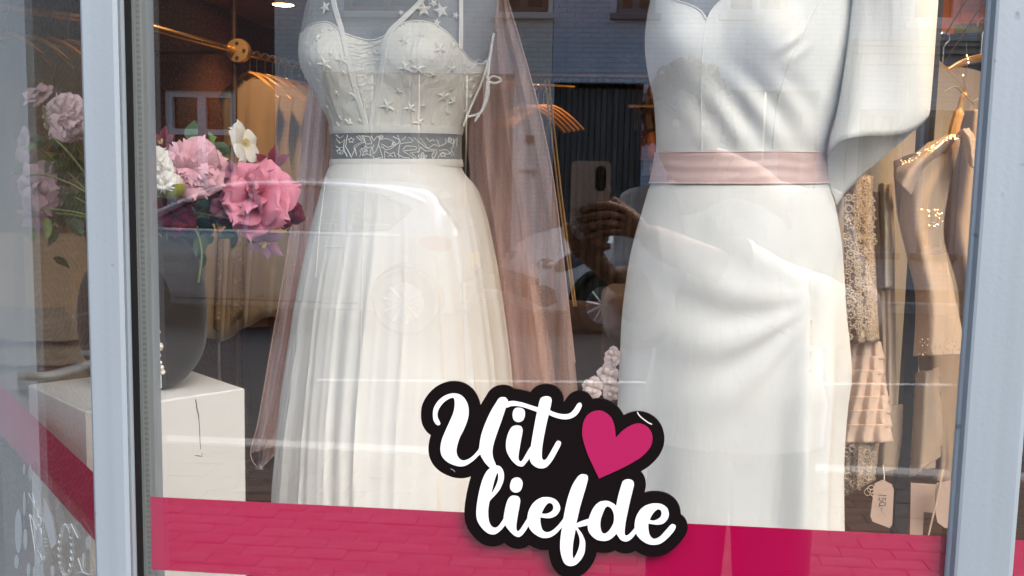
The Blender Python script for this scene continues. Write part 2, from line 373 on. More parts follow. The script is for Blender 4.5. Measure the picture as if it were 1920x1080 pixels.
# C: blue grey house with the panelled garage door
hc = house('blue_grey_house', 'blue grey painted brick house with dark garage door mirrored between the gowns', fx(1032), fx(1554), 6.4, BGREY, [(fx(1036), fx(1200), -.02, fz(160)), (fx(1330), fx(1516), -.02, fz(170)), (fx(1146), fx(1216), fz(36), fz(36) + 1.5), (fx(1340), fx(1452), fz(36), fz(36) + 1.5)])
sash(hc, fx(1146), fx(1216), fz(36), fz(36) + 1.5, GREYW, 1, None, .08); sash(hc, fx(1340), fx(1452), fz(36), fz(36) + 1.5, CREAMW, 1, None, .08)
GARD = mat('garage_board', (.115, .105, .10), .6, var=.3, vs=12, stretch=(1, 1, .1))
n_ = 15; dw = (fx(1200) - fx(1036)) / n_
for k in range(n_):
    MB().box((fx(1036) + k * dw + .004, YF - .24, .02), (fx(1036) + (k + 1) * dw - .004, YF - .19 + (.006 if k % 2 else 0), fz(160) - .06), bev=.004).build('garage_board', GARD, hc, False)
MB().box((fx(1036), YF - .26, .0), (fx(1200), YF - .245, fz(160))).build('garage_backing', BLACK, hc, False)
for k in range(2):
    x0 = fx(1330) + k * (fx(1516) - fx(1330)) / 2; x1 = x0 + (fx(1516) - fx(1330)) / 2
    d_ = MB().box((x0 + .01, YF - .2, .02), (x1 - .01, YF - .14, fz(170) - .01)).build('door', mat('grey_door', (.25, .26, .27), .5), hc, False)
    MB().box((x0 + .2, YF - .139, .9), (x1 - .2, YF - .13, fz(170) - .3)).build('pane', DARKG, d_, False)
# D: pale house with a shopfront cornice
hd = house('pale_house', 'pale painted house with moulded cornice mirrored at the right of the pane', fx(1555), fx(2600), 6.2, PALEB, [(fx(1588), fx(1660), .5, fz(200)), (fx(1702), fx(1760), .5, fz(200)), (fx(1790), fx(2000), .5, fz(200)), (fx(1665), fx(1752), fz(48), fz(48) + 1.5)])
for a_, b_ in ((1588, 1660), (1702, 1760), (1790, 2000)): sash(hd, fx(a_), fx(b_), .5, fz(200), GREYW, 1, None, .08)
sash(hd, fx(1665), fx(1752), fz(48), fz(48) + 1.5, WHITEP, 1, None, .08)
cn = MB()
for (z0, z1, d) in ((fz(122), fz(113), .10), (fz(113), fz(104), .06), (fz(104), fz(92), .16), (fz(92), fz(84), .24), (fz(84), fz(79), .28)):
    cn.box((fx(1566), YF + .001, z0), (fx(2500), YF + d, z1 - .001))
cn.build('cornice', CREAMW, hd, False)
for p in (1566, 1666, 1766): MB().box((fx(p), YF + .001, .02), (fx(p + 18), YF + .06, fz(122) - .002)).build('pilaster', CREAMW, hd, False)

# ================================================================== the shop's own shell
PLASTER = mat('shop_plaster', (.5, .5, .5), .8, var=.08)
SHOPB = brick_mat('shop_brick', (.35, .33, .31), (.4, .37, .35), (.3, .29, .28), .22, .066)
sb = thing('shop_building', 'shop front with pale blue grey painted posts around the display window', 'building', (0, .1, 0))
up = MB().box((-4.5, -.02, 2.62), (4.5, .28, 8.0)); up.build('upper_wall', SHOPB, sb, False)
MB().box((-.70, .012, -.02), (2.3, .20, .56)).build('plinth_wall', SHOPB, sb, False)
MB().box((-4.5, .29, 7.6), (4.5, 7.2, 8.0)).build('roof', mat('shop_roof', (.1, .1, .1), .8), sb, False)
MB().box((-.72, -.06, .56), (2.3, .19, .60), bev=.01).build('sill', FRAME, sb, False)
MB().box((2.32, -.02, -.02), (4.5, .28, 2.615)).build('side_pier', SHOPB, sb, False)
# the interior shell
WALLP, t_, b_ = nodes('damask_wallpaper'); N = t_.nodes; L = t_.links
tc = N.new('ShaderNodeTexCoord'); mp = N.new('ShaderNodeMapping'); mp.inputs['Scale'].default_value = (1, 3.2, 2.4); L.new(tc.outputs['Object'], mp.inputs[0])
fr_ = N.new('ShaderNodeVectorMath'); fr_.operation = 'FRACTION'; L.new(mp.outputs[0], fr_.inputs[0])
sb_ = N.new('ShaderNodeVectorMath'); sb_.operation = 'SUBTRACT'; sb_.inputs[1].default_value = (.5, .5, .5); L.new(fr_.outputs[0], sb_.inputs[0])
ab_ = N.new('ShaderNodeVectorMath'); ab_.operation = 'ABSOLUTE'; L.new(sb_.outputs[0], ab_.inputs[0])
vz = N.new('ShaderNodeTexVoronoi'); vz.feature = 'DISTANCE_TO_EDGE'; vz.inputs['Scale'].default_value = 9.0; L.new(ab_.outputs[0], vz.inputs[0])
wv = N.new('ShaderNodeTexWave'); wv.wave_type = 'RINGS'; wv.inputs['Scale'].default_value = 7.0; wv.inputs['Distortion'].default_value = 5; wv.inputs['Detail'].default_value = 2; L.new(ab_.outputs[0], wv.inputs[0])
rp = N.new('ShaderNodeValToRGB'); e = rp.color_ramp.elements; e[0].position = .0; e[0].color = (.34, .17, .07, 1); e[1].position = .06; e[1].color = (.075, .02, .015, 1); L.new(vz.outputs['Distance'], rp.inputs[0])
rp2 = N.new('ShaderNodeValToRGB'); e = rp2.color_ramp.elements; e[0].position = .42; e[0].color = (.045, .012, .012, 1); e[1].position = .6; e[1].color = (.22, .075, .04, 1); L.new(wv.outputs[0], rp2.inputs[0])
mx = N.new('ShaderNodeMix'); mx.data_type = 'RGBA'; mx.inputs[0].default_value = .42; L.new(rp.outputs[0], mx.inputs[6]); L.new(rp2.outputs[0], mx.inputs[7]); L.new(mx.outputs[2], b_.inputs['Base Color']); b_.inputs['Roughness'].default_value = .6
PLANK = mat('oak_plank', (.13, .065, .03), .45, var=.35, vs=5, stretch=(.35, 6, 1), bump=.1, bs=60)
fl = struct('floor', MB().box((-2.7, .30, -.18), (2.3, 6.8, -.03)), BLACK)
for k in range(46):
    y = .31 + k * .141
    me = MB().box((-2.29, y, -.029), (2.19, y + .138, random.uniform(-.0008, .0008)), bev=.002)
    me.build('floorboard', PLANK, fl, False)
struct('left_wall', MB().box((-2.7, .78, -.02), (-2.3, 6.8, 2.6)), WALLP)
struct('back_wall', MB().box((-2.298, 6.6, -.02), (2.2, 6.8, 2.6)), mat('brown_wall', (.10, .055, .035), .7, var=.25, vs=2))
struct('right_wall', MB().box((2.2, .28, -.02), (2.31, 6.8, 2.6)), mat('umber_wall', (.14, .07, .04), .7, var=.2, vs=2))
struct('ceiling', MB().box((-2.7, .285, 2.42), (2.31, 6.8, 2.598)), mat('ceiling_beige', (.70, .52, .36), .8, var=.1, vs=3))
struct('display_platform', MB().box((-.60, .205, .0), (2.19, 1.40, .45), bev=.01), mat('platform_brown', (.14, .10, .08), .6, var=.2))

# ================================================================== the display window
U45 = Vector((-.667, .745, 0)).normalized()
YFR = -.04
def X_at(px, Y=YFR, py=540): return at(px, py, Y).x
XL0, XL1, XL2, XL3 = X_at(162), X_at(231), X_at(243, -.012), X_at(255, -.004)
XR0, XR1 = X_at(1809, -.0005), X_at(1951, -.012)
win = thing('shop_window', 'large display window with pale blue grey posts and a magenta band', 'window', ((XL0 + XR1) / 2, 0, .6))
ZB, ZT = .602, 2.615
def vpoly(pts, z0=ZB, z1=ZT):
    return MB().prism(pts, lambda a, b, d: (a, b, d), z0, z1)
lp = vpoly([(XL0, YFR + .003), (XL0 + .003, YFR), (XL1 - .004, YFR), (XL1, YFR + .002), (XL2 - .001, -.016), (XL2, -.012), (XL2, .018), (XL2 - .05, .018), (-.512, .065), (-.526, .034), (XL0 - .004, YFR + .02)]).build('frame_post', FRAME, win, False)
tag(lp, 'left corner post')
vpoly([(XL2 + .0002, -.010), (XL3, -.003), (XL3, -.0005), (XL2 + .0002, -.0005)]).build('gasket', BLACK, win, False)
# inner reveal with the perforated spacer of the double glazing
XI = X_at(298, .095)
sp = MB().box((XL3 - .003, .0075, ZB), (XL3 + .0065, .016, ZT)).build('spacer_bar', mat('aluminium_spacer', (.20, .215, .215), .55, metal=.2), win, False)
hole = MB().box((-.0012, -.0004, -.0016), (.0012, .0002, .0016)).mesh('perforation', smooth=False); hole.materials.append(mat('spacer_hole', (.13, .14, .14), .7))
hb_ = MB()
for k in range(150):
    z = 1.0 + k * .0055
    hb_.box((XL3 + .0005, .0071, z), (XL3 + .0045, .00745, z + .0022))
o = hb_.build('perforation', hole.materials[0], sp, False); o['kind'] = 'stuff'
vpoly([(XL2 - .04, .0185), (X_at(268, .0185), .0185), (X_at(275, .028), .028), (X_at(277, .034), .034), (X_at(290, .06), .06), (XI, .095), (XI - .03, .095), (XL2 - .04, .062)]).build('inner_post', FRAME, win, False)
vpoly([(XR0, -.001), (XR0 + .0012, -.0035), (XR0 + .0035, -.0050), (XR0 + .0055, -.0115), (XR0 + .008, -.0125), (XR1 - .008, -.0125), (XR1 - .0055, -.0115), (XR1 - .003, -.004), (XR1, -.002), (XR1 - .02, .07), (XR0 + .03, .07), (XR0 + .0035, -.0004)]).build('frame_post', FRAME, win, False)
MB().box((XL2, YFR + .002, ZT - .07), (XR0, .05, ZT)).build('head_rail', FRAME, win, False)
MB().box((XL2 + .001, 0, ZB + .001), (XR0 + .003, .0065, ZT - .071)).build('glass_pane', GLASS, win, False)
MAG = mat('magenta_vinyl', (.43, .0015, .070), .5, var=.04, vs=3, spec=.1)
ZS1 = (at(285, 928, .008).z + at(1765, 1008, .008).z) / 2; ZS0 = ZS1 - .0785
print('strip z', at(285, 928, .008).z, at(1765, 1008, .008).z, ZS1)
MB().box((X_at(284, .008, 1000), .0070, ZS0), (XR0 + .003, .0074, ZS1)).build('vinyl_band', MAG, win, False)
# the neighbouring pane to the right of the post
nw = thing('side_pane', 'next window pane with the magenta band at the right edge', 'window', (XR1 + .4, 0, .6))
MB().box((XR1, 0, ZB + .001), (2.0, .0065, ZT - .071)).build('glass_pane', GLASS, nw, False)
MB().box((XR1 + .001, .0070, ZS0), (2.0, .0074, ZS1)).build('vinyl_band', MAG, nw, False)
MB().box((2.0, YFR, ZB), (2.1, .05, ZT)).build('frame_post', FRAME, nw, False)
# the slanted pane that runs back to the door
P0 = Vector((-.524, .034, 0)); LP = .78
NP = Vector((-U45.y, U45.x, 0))      # outward, towards the doorway
def pane_pt(t, z, d=0.0): return P0 + U45 * t + NP * d + Vector((0, 0, z))
def at_pane(px, py, d=.001):
    r = Vector(ray(px, py)); c = Vector(CAM); q = P0 + NP * d
    k = (q - c).dot(NP) / r.dot(NP); return c + r * k
sw = thing('slanted_window', 'narrow slanted window left of the corner post, running back to the doorway', 'window', P0)
MB().prism([(0.002, ZB), (LP, ZB), (LP, ZT), (.002, ZT)], lambda a, b, d: tuple(pane_pt(a, b, d)), 0, -.0065).build('glass_pane', GLASS1, sw, False)
za = ZS1; 
MB().prism([(.004, ZS0), (LP, ZS0), (LP, ZS1), (.004, ZS1)], lambda a, b, d: tuple(pane_pt(a, b, d)), -.0070, -.0074).build('vinyl_band', MAG, sw, False)
MB().prism([(0, -.02), (LP, -.02), (LP, ZB - .001), (0, ZB - .001)], lambda a, b, d: tuple(pane_pt(a, b, d)), 0, -.12).build('plinth_wall', SHOPB, sw, False)
# doorway
DX = pane_pt(LP, 0).x; DY = pane_pt(LP, 0).y
dr = thing('shop_door', 'pale blue grey shop door with glass and steel handle in the recess', 'door', (DX - .5, DY, 0))
d_ = MB().box((DX - .07, DY - .03, 0), (DX - .001, DY + .05, 2.61)).build('door_frame', FRAME, dr, False)
MB().box((DX - 1.11, DY - .03, 0), (DX - 1.04, DY + .05, 2.61)).build('door_frame', FRAME, dr, False)
MB().box((DX - .155, DY - .005, .02), (DX - .08, DY + .04, 2.3)).box((DX - 1.03, DY - .005, .02), (DX - .955, DY + .04, 2.3)).box((DX - .955, DY - .004, .02), (DX - .155, DY + .039, .3)).box((DX - .955, DY - .004, 2.2), (DX - .155, DY + .039, 2.3)).build('door_leaf', FRAME, dr, False)
MB().box((DX - .955, DY + .012, .3), (DX - .155, DY + .018, 2.2)).build('glass_pane', GLASS1, dr, False)
MB().tube(cr([(DX - .10, DY - .004, 1.10), (DX - .105, DY - .05, 1.10), (DX - .13, DY - .06, 1.10), (DX - .26, DY - .06, 1.10), (DX - .30, DY - .055, 1.10), (DX - .315, DY - .02, 1.10), (DX - .317, DY + .011, 1.10)], 6), .008, 10).build('handle', mat('grey_handle', (.16, .165, .17), .4), dr)
MB().box((-4.4, DY + .06, -.02), (DX - 1.111, DY + .3, 2.6)).build('recess_wall', SHOPB, sb, False)
MB().box((-4.4, -.02, -.02), (-2.9, DY + .06, 2.6)).build('left_pier', SHOPB, sb, False)
MB().box((-2.89, -.018, 2.55), (DX + .3, DY + .05, 2.61)).build('recess_ceiling', PLASTER, sb, False)
# ================================================================== parked cars
CARW = mat('white_car_paint', (.80, .81, .82), .25, coat=.8)
SILVER = mat('silver_car_paint', (.44, .45, .47), .28, metal=.6, coat=.8)
TYRE = mat('tyre_rubber', (.02, .02, .021), .85, bump=.2, bs=80)
RIM = mat('alloy', (.55, .56, .58), .3, metal=.9)
LAMPC = mat('lamp_clear', (.10, .10, .11), .1, coat=1.0)
LAMPW = mat('lamp_white', (.8, .8, .8), .2)
LAMPR = mat('lamp_red', (.40, .14, .14), .1, coat=1.0)
TRIM = mat('black_trim', (.015, .015, .016), .5)
SEAT = mat('car_seat', (.05, .05, .055), .8)
CARG = glass('car_glass', .12, (.45, .48, .48))
def car(name, label, paint, L, W, top, zb0, wheels, wr, win_polys, seams, lights, loc, rot):
    t = thing(name, label, 'car', (0, 0, 0), 'cars parked across the road')
    tp = cr(top, 10); hx = L / 2
    xs = np.concatenate([np.linspace(-hx, hx, 240)])
    order = np.argsort(tp[:, 0]); zt_ = np.interp(xs, tp[order, 0], tp[order, 1])
    def hw(x): return W / 2 * (1 - .20 * (abs(x) / hx) ** 7 - .03 * (abs(x) / hx) ** 2)
    def zb(x, zt): return min(zb0 - .015 * x, zt - .02)
    def sec(x, zt):
        w = hw(x); b = zb(x, zt); k = min(1, max(0, (zt - b - .02) / .35)); s = k * k * (3 - 2 * k)
        wrf = w * (.93 - .21 * s)
        pts = [(0, .2), (w * .82, .2), (w * .95, .24), (w * .985, .36), (w, .55), (w, .72 if b > .75 else b * .95), (w * .985, b)]
        for f in (.12, .25, .4, .55, .7, .85): pts.append((w * .985 * (1 - f) + wrf * f, b + (zt - .05 * s - .01 - b) * f))
        pts += [(wrf, zt - .05 * s - .008), (wrf * .9, zt - .018 * s - .003), (wrf * .6, zt - .004 * s), (0, zt)]
        D = []
        for (ya, za), (yb, zb_) in zip(pts[:-1], pts[1:]):
            k_ = 8 if 1 <= pts.index((ya, za)) <= 5 else 1
            D += [(ya + (yb - ya) * q / k_, za + (zb_ - za) * q / k_) for q in range(k_)]
        return D + [pts[-1]]
    def side_y(x, z):
        zt = float(np.interp(x, xs, zt_)); p = sec(x, zt); zz = [q[1] for q in p[1:-3]]; yy = [q[0] for q in p[1:-3]]
        return float(np.interp(z, zz, yy))
    G = []
    for x, zt in zip(xs, zt_):
        p = sec(x, zt); G.append([(x, y, z) for y, z in p] + [(x, -y, z) for y, z in p[-2:0:-1]])
    mb = MB().grid(G, cv=True)
    def inside(px, pz, poly):
        c = False; n = len(poly)
        for i in range(n):
            (x1, z1), (x2, z2) = poly[i], poly[i - 1]
            if (z1 > pz) != (z2 > pz) and px < (x2 - x1) * (pz - z1) / (z2 - z1) + x1: c = not c
        return c
    keep = []
    for f in mb.f:
        c = sum((Vector(mb.v[i]) for i in f), Vector()) / len(f)
        drop = abs(c.y) > W * .3 and any((c.x - wx) ** 2 + (c.z - wr) ** 2 < (wr + .045) ** 2 for wx in wheels)
        drop = drop or (c.z > zb0 - .05 and any(inside(c.x, c.z, p) for p in win_polys) and abs(c.y) > W * .24)
        if not drop: keep.append(f)
    mb.f = keep
    for s in (0, len(xs) - 1):
        o = s * len(G[0]); mb.f.append(tuple(range(o, o + len(G[0]))))
    mb.build('body', paint, t)
    for s in (1, -1):
        for p in win_polys:
            q = np.array([[p[i][0] + (p[(i + 1) % len(p)][0] - p[i][0]) * k / 6, p[i][1] + (p[(i + 1) % len(p)][1] - p[i][1]) * k / 6] for i in range(len(p)) for k in range(6)]); c = q.mean(0); n = len(q)
            v = [(a, s * (side_y(a, b) + .004), b) for a, b in q] + [(c[0], s * (side_y(*c) + .006), c[1])]
            wn = MB().add(v, [(i, (i + 1) % n, n) for i in range(n)]).build('side_window', CARG, t)
            MB().tube([(a, s * (side_y(a, b) + .004), b) for a, b in list(q) + [q[0]]], .014, 6).build('window_trim', TRIM, wn)
        for (a, b, c, d) in seams:
            MB().tube([(a + (c - a) * k / 8, s * (side_y(a + (c - a) * k / 8, b + (d - b) * k / 8) + .0005), b + (d - b) * k / 8) for k in range(9)], .005, 5).build('door_seam', TRIM, t)
        for hxx in (.12, -.82):
            MB().tube([(hxx, s * (side_y(hxx, .84) + .02), .84), (hxx - .17, s * (side_y(hxx - .17, .845) + .02), .845)], .014, 6).build('door_handle', paint, t)
        for (poly, m_) in lights:
            q = cr(poly, 4, True); c = q.mean(0); n = len(q)
            v = [(a, s * (side_y(a, b) + .007), b) for a, b in q] + [(c[0], s * (side_y(*c) + .03), c[1])]
            MB().add(v, [(i, (i + 1) % n, n) for i in range(n)]).build('lamp', m_, t)
        MB().tube([(wheels[0] + .45 + (wheels[1] - wheels[0] - .9) * k / 20, s * (side_y(0, .3) + .004), .3) for k in range(21)], .012, 6).build('sill_trim', TRIM, t)
        for wx in wheels:
            MB().tube([(wx + (wr + .055) * math.cos(q), s * (side_y(wx, wr + .2) - .014), wr + (wr + .055) * math.sin(q)) for q in np.linspace(-.25, math.pi + .25, 28)], .03, 8).build('wheel_arch', TRIM, t)
            wd = .19; yc = s * (W / 2 - .12)
            wh = MB().lathe([(wr * .64, -wd / 2), (wr * .9, -wd / 2), (wr * .985, -wd * .35), (wr, 0), (wr * .985, wd * .35), (wr * .9, wd / 2), (wr * .64, wd / 2)], (wx, yc, wr), 32, 'y').build('wheel', TYRE, t)
            rb = MB().lathe([(wr * .66, s * wd * .48), (wr * .62, s * wd * .3), (wr * .6, -s * wd * .2), (.02, -s * wd * .2)], (wx, yc, wr), 32, 'y')
            rb.lathe([(.001, s * wd * .42), (.05, s * wd * .42), (.055, s * wd * .2)], (wx, yc, wr), 14, 'y')
            for k in range(10):
                q = 2 * math.pi * k / 10 + .1
                rb.tube([(wx + .04 * math.cos(q), yc + s * wd * .36, wr + .04 * math.sin(q)), (wx + wr * .63 * math.cos(q + .08), yc + s * wd * .4, wr + wr * .63 * math.sin(q + .08))], .018, 6)
            rb.build('rim', RIM, wh)
    MB().box((-L * .36, -W * .40, .28), (L * .3, W * .40, .34)).build('cabin_floor', SEAT, t, False)
    for sx in (.28, -.62):
        for sy in (.36, -.36):
            st = MB().box((sx - .22, sy - .24, .345), (sx + .25, sy + .24, .55), bev=.06).box((sx - .30, sy - .23, .5), (sx - .16, sy + .23, 1.05), bev=.06).build('seat', SEAT, t)
            MB().box((sx - .30, sy - .13, 1.09), (sx - .19, sy + .13, 1.27), bev=.045).build('headrest', SEAT, st)
    return t, side_y
c1, sy1 = car('parked_car', 'silver hatchback with long side windows mirrored across the first gown', SILVER, 4.3, 1.78,
    [(-2.15, .5), (-2.14, .80), (-2.08, 1.0), (-1.92, 1.24), (-1.74, 1.42), (-1.2, 1.475), (-.5, 1.49), (.15, 1.45), (.5, 1.36), (1.0, 1.10), (1.25, .98), (1.6, .91), (1.95, .80), (2.10, .66), (2.15, .5)], .94,
    (-1.58, 1.15), .315,
    [[(1.02, 1.0), (.62, 1.23), (.25, 1.36), (.02, 1.395), (.02, 1.0)], [(-.05, 1.0), (-.05, 1.40), (-.5, 1.405), (-.9, 1.39), (-.95, 1.0)], [(-1.02, 1.0), (-1.0, 1.385), (-1.3, 1.35), (-1.62, 1.22), (-1.42, 1.02)]],
    [(0, .98, 0, .3), (-.98, .98, -1.0, .62), (1.02, .96, 1.0, .32)],
    [([(-2.02, .93), (-1.98, .82), (-1.80, .84), (-1.72, .92), (-1.84, .97)], LAMPR), ([(1.7, .80), (2.0, .62), (2.02, .74), (1.85, .82)], LAMPC)],
    None, None)
MB().box((-2.19, -.75, .30), (-2.10, .75, .52), bev=.04).build('bumper', SILVER, c1)
for s in (1, -1):  # white tubes painting in the bright highlights along belt line and roof edge
    MB().tube([(x, s * (sy1(x, .965) + .006), .965) for x in np.linspace(1.15, -1.55, 24)], .017, 8).build('belt_highlight', CARW, c1)
    MB().tube([(x, s * (sy1(x, z) + .008), z) for x, z in cr([(1.18, 1.0), (.9, 1.14), (.6, 1.28), (.25, 1.40), (-.1, 1.43), (-.6, 1.44), (-1.1, 1.425), (-1.5, 1.37), (-1.75, 1.28)], 6)], .022, 8).build('roof_rail_highlight', CARW, c1)
MB().box((-2.165, -.26, .62), (-2.135, .26, .74)).build('number_plate', mat('yellow_plate', (.62, .42, .05), .5), c1, False)
MB().add([(-2.105, -.6, 1.03), (-2.105, .6, 1.03), (-1.80, .52, 1.40), (-1.80, -.52, 1.40)], [(0, 1, 2, 3)]).build('rear_window', DARKG, c1, False)
MB().add([(1.20, -.64, 1.02), (1.20, .64, 1.02), (.52, .54, 1.375), (.52, -.54, 1.375)], [(0, 1, 2, 3)]).build('windscreen', DARKG, c1, False)
c1.location = (-3.45, -9.40, RZ); c1.rotation_euler = (0, 0, math.pi)
c2, sy2 = car('parked_car', 'small white car with nose towards us mirrored below the phone', CARW, 3.6, 1.66,
    [(-1.8, .5), (-1.79, .9), (-1.72, 1.12), (-1.55, 1.38), (-1.2, 1.47), (-.4, 1.50), (.2, 1.43), (.5, 1.30), (.9, 1.05), (1.1, .98), (1.45, .88), (1.68, .72), (1.78, .58), (1.8, .45)], .93,
    (-1.25, 1.17), .295,
    [[(.86, 1.0), (.5, 1.24), (.22, 1.35), (.02, 1.395), (.02, 1.0)], [(-.05, 1.0), (-.05, 1.40), (-.5, 1.405), (-.9, 1.38), (-1.1, 1.2), (-.9, 1.0)]],
    [(0, .98, 0, .3), (-.9, .97, -.95, .6), (.9, .96, .9, .32)],
    [([(1.25, .86), (1.3, .76), (1.62, .62), (1.66, .70), (1.5, .82)], LAMPC), ([(-1.75, .95), (-1.72, .75), (-1.62, .76), (-1.6, .98)], LAMPR)],
    (0, 0, 0), 0)
for s in (1, -1):
    MB().box((1.52, s * .57 - .14, .27), (1.835, s * .57 + .14, .50), bev=.05).build('lamp_recess', TRIM, c2)
    h_ = MB().box((1.50, s * .53 - .17, .61), (1.745, s * .53 + .17, .735), bev=.045).build('headlight', LAMPC, c2)
    MB().lathe([(.0001, .02), (.04, .012), (.05, 0)], (1.742, s * .53, .67), 16, 'x').build('bulb', LAMPW, h_)
MB().box((1.55, -.36, .29), (1.83, .36, .50), bev=.05).build('grille', TRIM, c2)
MB().add([(1.06, -.6, 1.03), (1.06, .6, 1.03), (.50, .5, 1.325), (.50, -.5, 1.325)], [(0, 1, 2, 3)]).build('windscreen', DARKG, c2, False)
# front wheel at (0, -9.1), rear wheel at (2.2, -10.05): heading towards -x and the shop
hd_ = math.atan2(.98, -2.22)
n_ = Vector((math.sin(hd_), -math.cos(hd_), 0)) * .71        # from centre line to the visible side
fw = Vector((math.cos(hd_), math.sin(hd_), 0)) * 1.17
side = Vector((-math.sin(hd_), math.cos(hd_), 0))
vis = side if side.y > 0 else -side
c2.location = Vector((0.02, -9.1, RZ)) - fw - vis * .71; c2.rotation_euler = (0, 0, hd_)

# ================================================================== the person taking the photograph
SKIN = mat('brown_skin', (.24, .115, .07), .5, var=.12, vs=12, sss=0)
person = thing('person', 'person in a loose pale shirt holding up a phone, mirrored in the pane', 'person', (.32, -1.38, 0))
def skin(name, pts, edges, mt, parent, sub=2):
    me = bpy.data.meshes.new(name); off = wloc(parent)
    me.from_pydata([tuple(Vector(p[:3]) - off) for p in pts], edges, [])
    o = bpy.data.objects.new(name, me); COL.objects.link(o); o.parent = parent
    md = o.modifiers.new('skin', 'SKIN'); md.use_smooth_shade = True
    if not me.skin_vertices:
        me.attributes.new('skin', 'FLOAT', 'POINT')
    for i, p in enumerate(pts):
        r = p[3]; me.skin_vertices[0].data[i].radius = (r, p[4] if len(p) > 4 else r)
    me.skin_vertices[0].data[0].use_root = True
    sm = o.modifiers.new('sub', 'SUBSURF'); sm.levels = sub; sm.render_levels = sub
    me.materials.append(mt); return o
def P(px, py, y, *r): return (*mir(px, py, y), *r)
hx_, hy_ = .33, -1.42
body = [(hx_, hy_, .95, .15, .11), (hx_, hy_, 1.12, .14, .10), (hx_ - .01, hy_, 1.28, .16, .11), (hx_ - .03, hy_ + .01, 1.41, .14, .09), (hx_ - .07, hy_ + .05, 1.49, .06), (.19, -1.315, 1.52, .052),
        # arm holding from the right
        (hx_ + .15, hy_ + .03, 1.40, .062), (hx_ + .20, hy_ + .16, 1.18, .05), (.135, -1.10, 1.335, .037), P(1215, 440, -.995, .026),
        # other arm
        (hx_ - .21, hy_ + .03, 1.40, .062), (hx_ - .24, hy_ + .15, 1.17, .05), (.07, -1.10, 1.26, .037), P(1150, 525, -.995, .026),
        # legs
        (hx_ + .09, hy_, .86, .095), (hx_ + .10, hy_ + .02, .48, .065), (hx_ + .10, hy_ - .03, .09, .045),
        (hx_ - .09, hy_, .86, .095), (hx_ - .11, hy_ + .02, .48, .065), (hx_ - .12, hy_ - .03, .09, .045)]
skin('body', body, [(0, 1), (1, 2), (2, 3), (3, 4), (4, 5), (3, 6), (6, 7), (7, 8), (8, 9), (3, 10), (10, 11), (11, 12), (12, 13), (0, 14), (14, 15), (15, 16), (0, 17), (17, 18), (18, 19)], SKIN, person)
# hands: palm and five fingers each, closed on the phone
def hand(name, wrist, palm, fingers, parent):
    pts = [wrist, palm]; ed = [(0, 1)]
    for f in fingers:
        b = len(pts); pts += f; ed.append((1, b)); ed += [(b + i, b + i + 1) for i in range(len(f) - 1)]
    return skin(name, pts, ed, SKIN, parent)
hand('hand', P(1215, 440, -.995, .026, .020), P(1186, 415, -.985, .030, .016), [
    [P(1168, 394, -.972, .0105), P(1140, 384, -.958, .0095), P(1108, 388, -.957, .0088), P(1084, 397, -.958, .0078)],
    [P(1166, 407, -.972, .0105), P(1138, 401, -.956, .0098), P(1104, 406, -.955, .009), P(1080, 413, -.957, .008)],
    [P(1166, 421, -.972, .0100), P(1138, 418, -.956, .0094), P(1106, 423, -.955, .0088), P(1084, 430, -.957, .0078)],
    [P(1168, 434, -.972, .0092), P(1142, 435, -.958, .0085), P(1114, 440, -.957, .0078), P(1098, 445, -.958, .0068)],
    [P(1180, 400, -1.0, .012), P(1160, 385, -1.005, .0105), P(1146, 372, -1.004, .0085)]], person)
hand('hand', P(1150, 525, -.995, .026, .020), P(1112, 482, -.985, .030, .017), [
    [P(1088, 462, -.975, .0105), P(1066, 446, -.968, .0098), P(1061, 428, -.970, .0088), P(1066, 418, -.974, .0076)],
    [P(1100, 462, -.966, .0105), P(1092, 452, -.955, .0098), P(1104, 446, -.955, .0088), P(1116, 444, -.957, .0078)],
    [P(1110, 466, -.966, .0100), P(1106, 457, -.955, .0094), P(1120, 454, -.955, .0085), P(1130, 453, -.957, .0076)],
    [P(1122, 474, -.968, .0092), P(1126, 466, -.957, .0085), P(1138, 462, -.957, .0076), P(1146, 461, -.958, .0066)],
    [P(1090, 480, -.995, .012), P(1074, 462, -1.002, .0105), P(1072, 446, -1.004, .0088)]], person)
# head with face and short curly hair
hc_ = Vector((.185, -1.285, 1.575))
G = []
for i in range(25):
    ph = math.pi * i / 24; row = []
    for j in range(32):
        th = 2 * math.pi * j / 32
        x, y, z = math.sin(ph) * math.cos(th), math.sin(ph) * math.sin(th), math.cos(ph)
        fwd = y  # +y is towards the pane
        sx = .074 * (1 - .18 * max(0, -z)); sy = .094; sz = .118
        px_, py_, pz_ = x * sx, y * sy, z * sz
        if fwd > 0:
            g = lambda cx, cz, s: math.exp(-((px_ - cx) ** 2 + (pz_ - cz) ** 2) / s ** 2)
            py_ += .022 * g(0, -.018, .013) + .010 * g(0, .008, .011) + .008 * g(0, -.06, .018) + .010 * g(0, -.10, .02) - .010 * (g(-.03, .012, .016) + g(.03, .012, .016)) + .006 * (g(-.03, .03, .014) + g(.03, .03, .014))
        row.append((hc_.x + px_, hc_.y + py_, hc_.z + pz_))
    G.append(row)
hdm = MB().grid(G, cv=True).build('head', SKIN, person); subsurf(hdm)
for s in (-1, 1):
    MB().lathe([(.001, -.011), (.008, -.008), (.0115, 0), (.008, .008), (.001, .011)], (hc_.x + s * .03, hc_.y + .078, hc_.z + .012), 14, 'y').build('eye', mat('eye_white', (.5, .48, .45), .2), hdm)
    MB().lathe([(.006, -.006), (.02, -.004), (.027, .004), (.02, .008), (.004, .006)], (hc_.x + s * .074, hc_.y + .0, hc_.z - .0), 14, 'x').build('ear', SKIN, hdm)
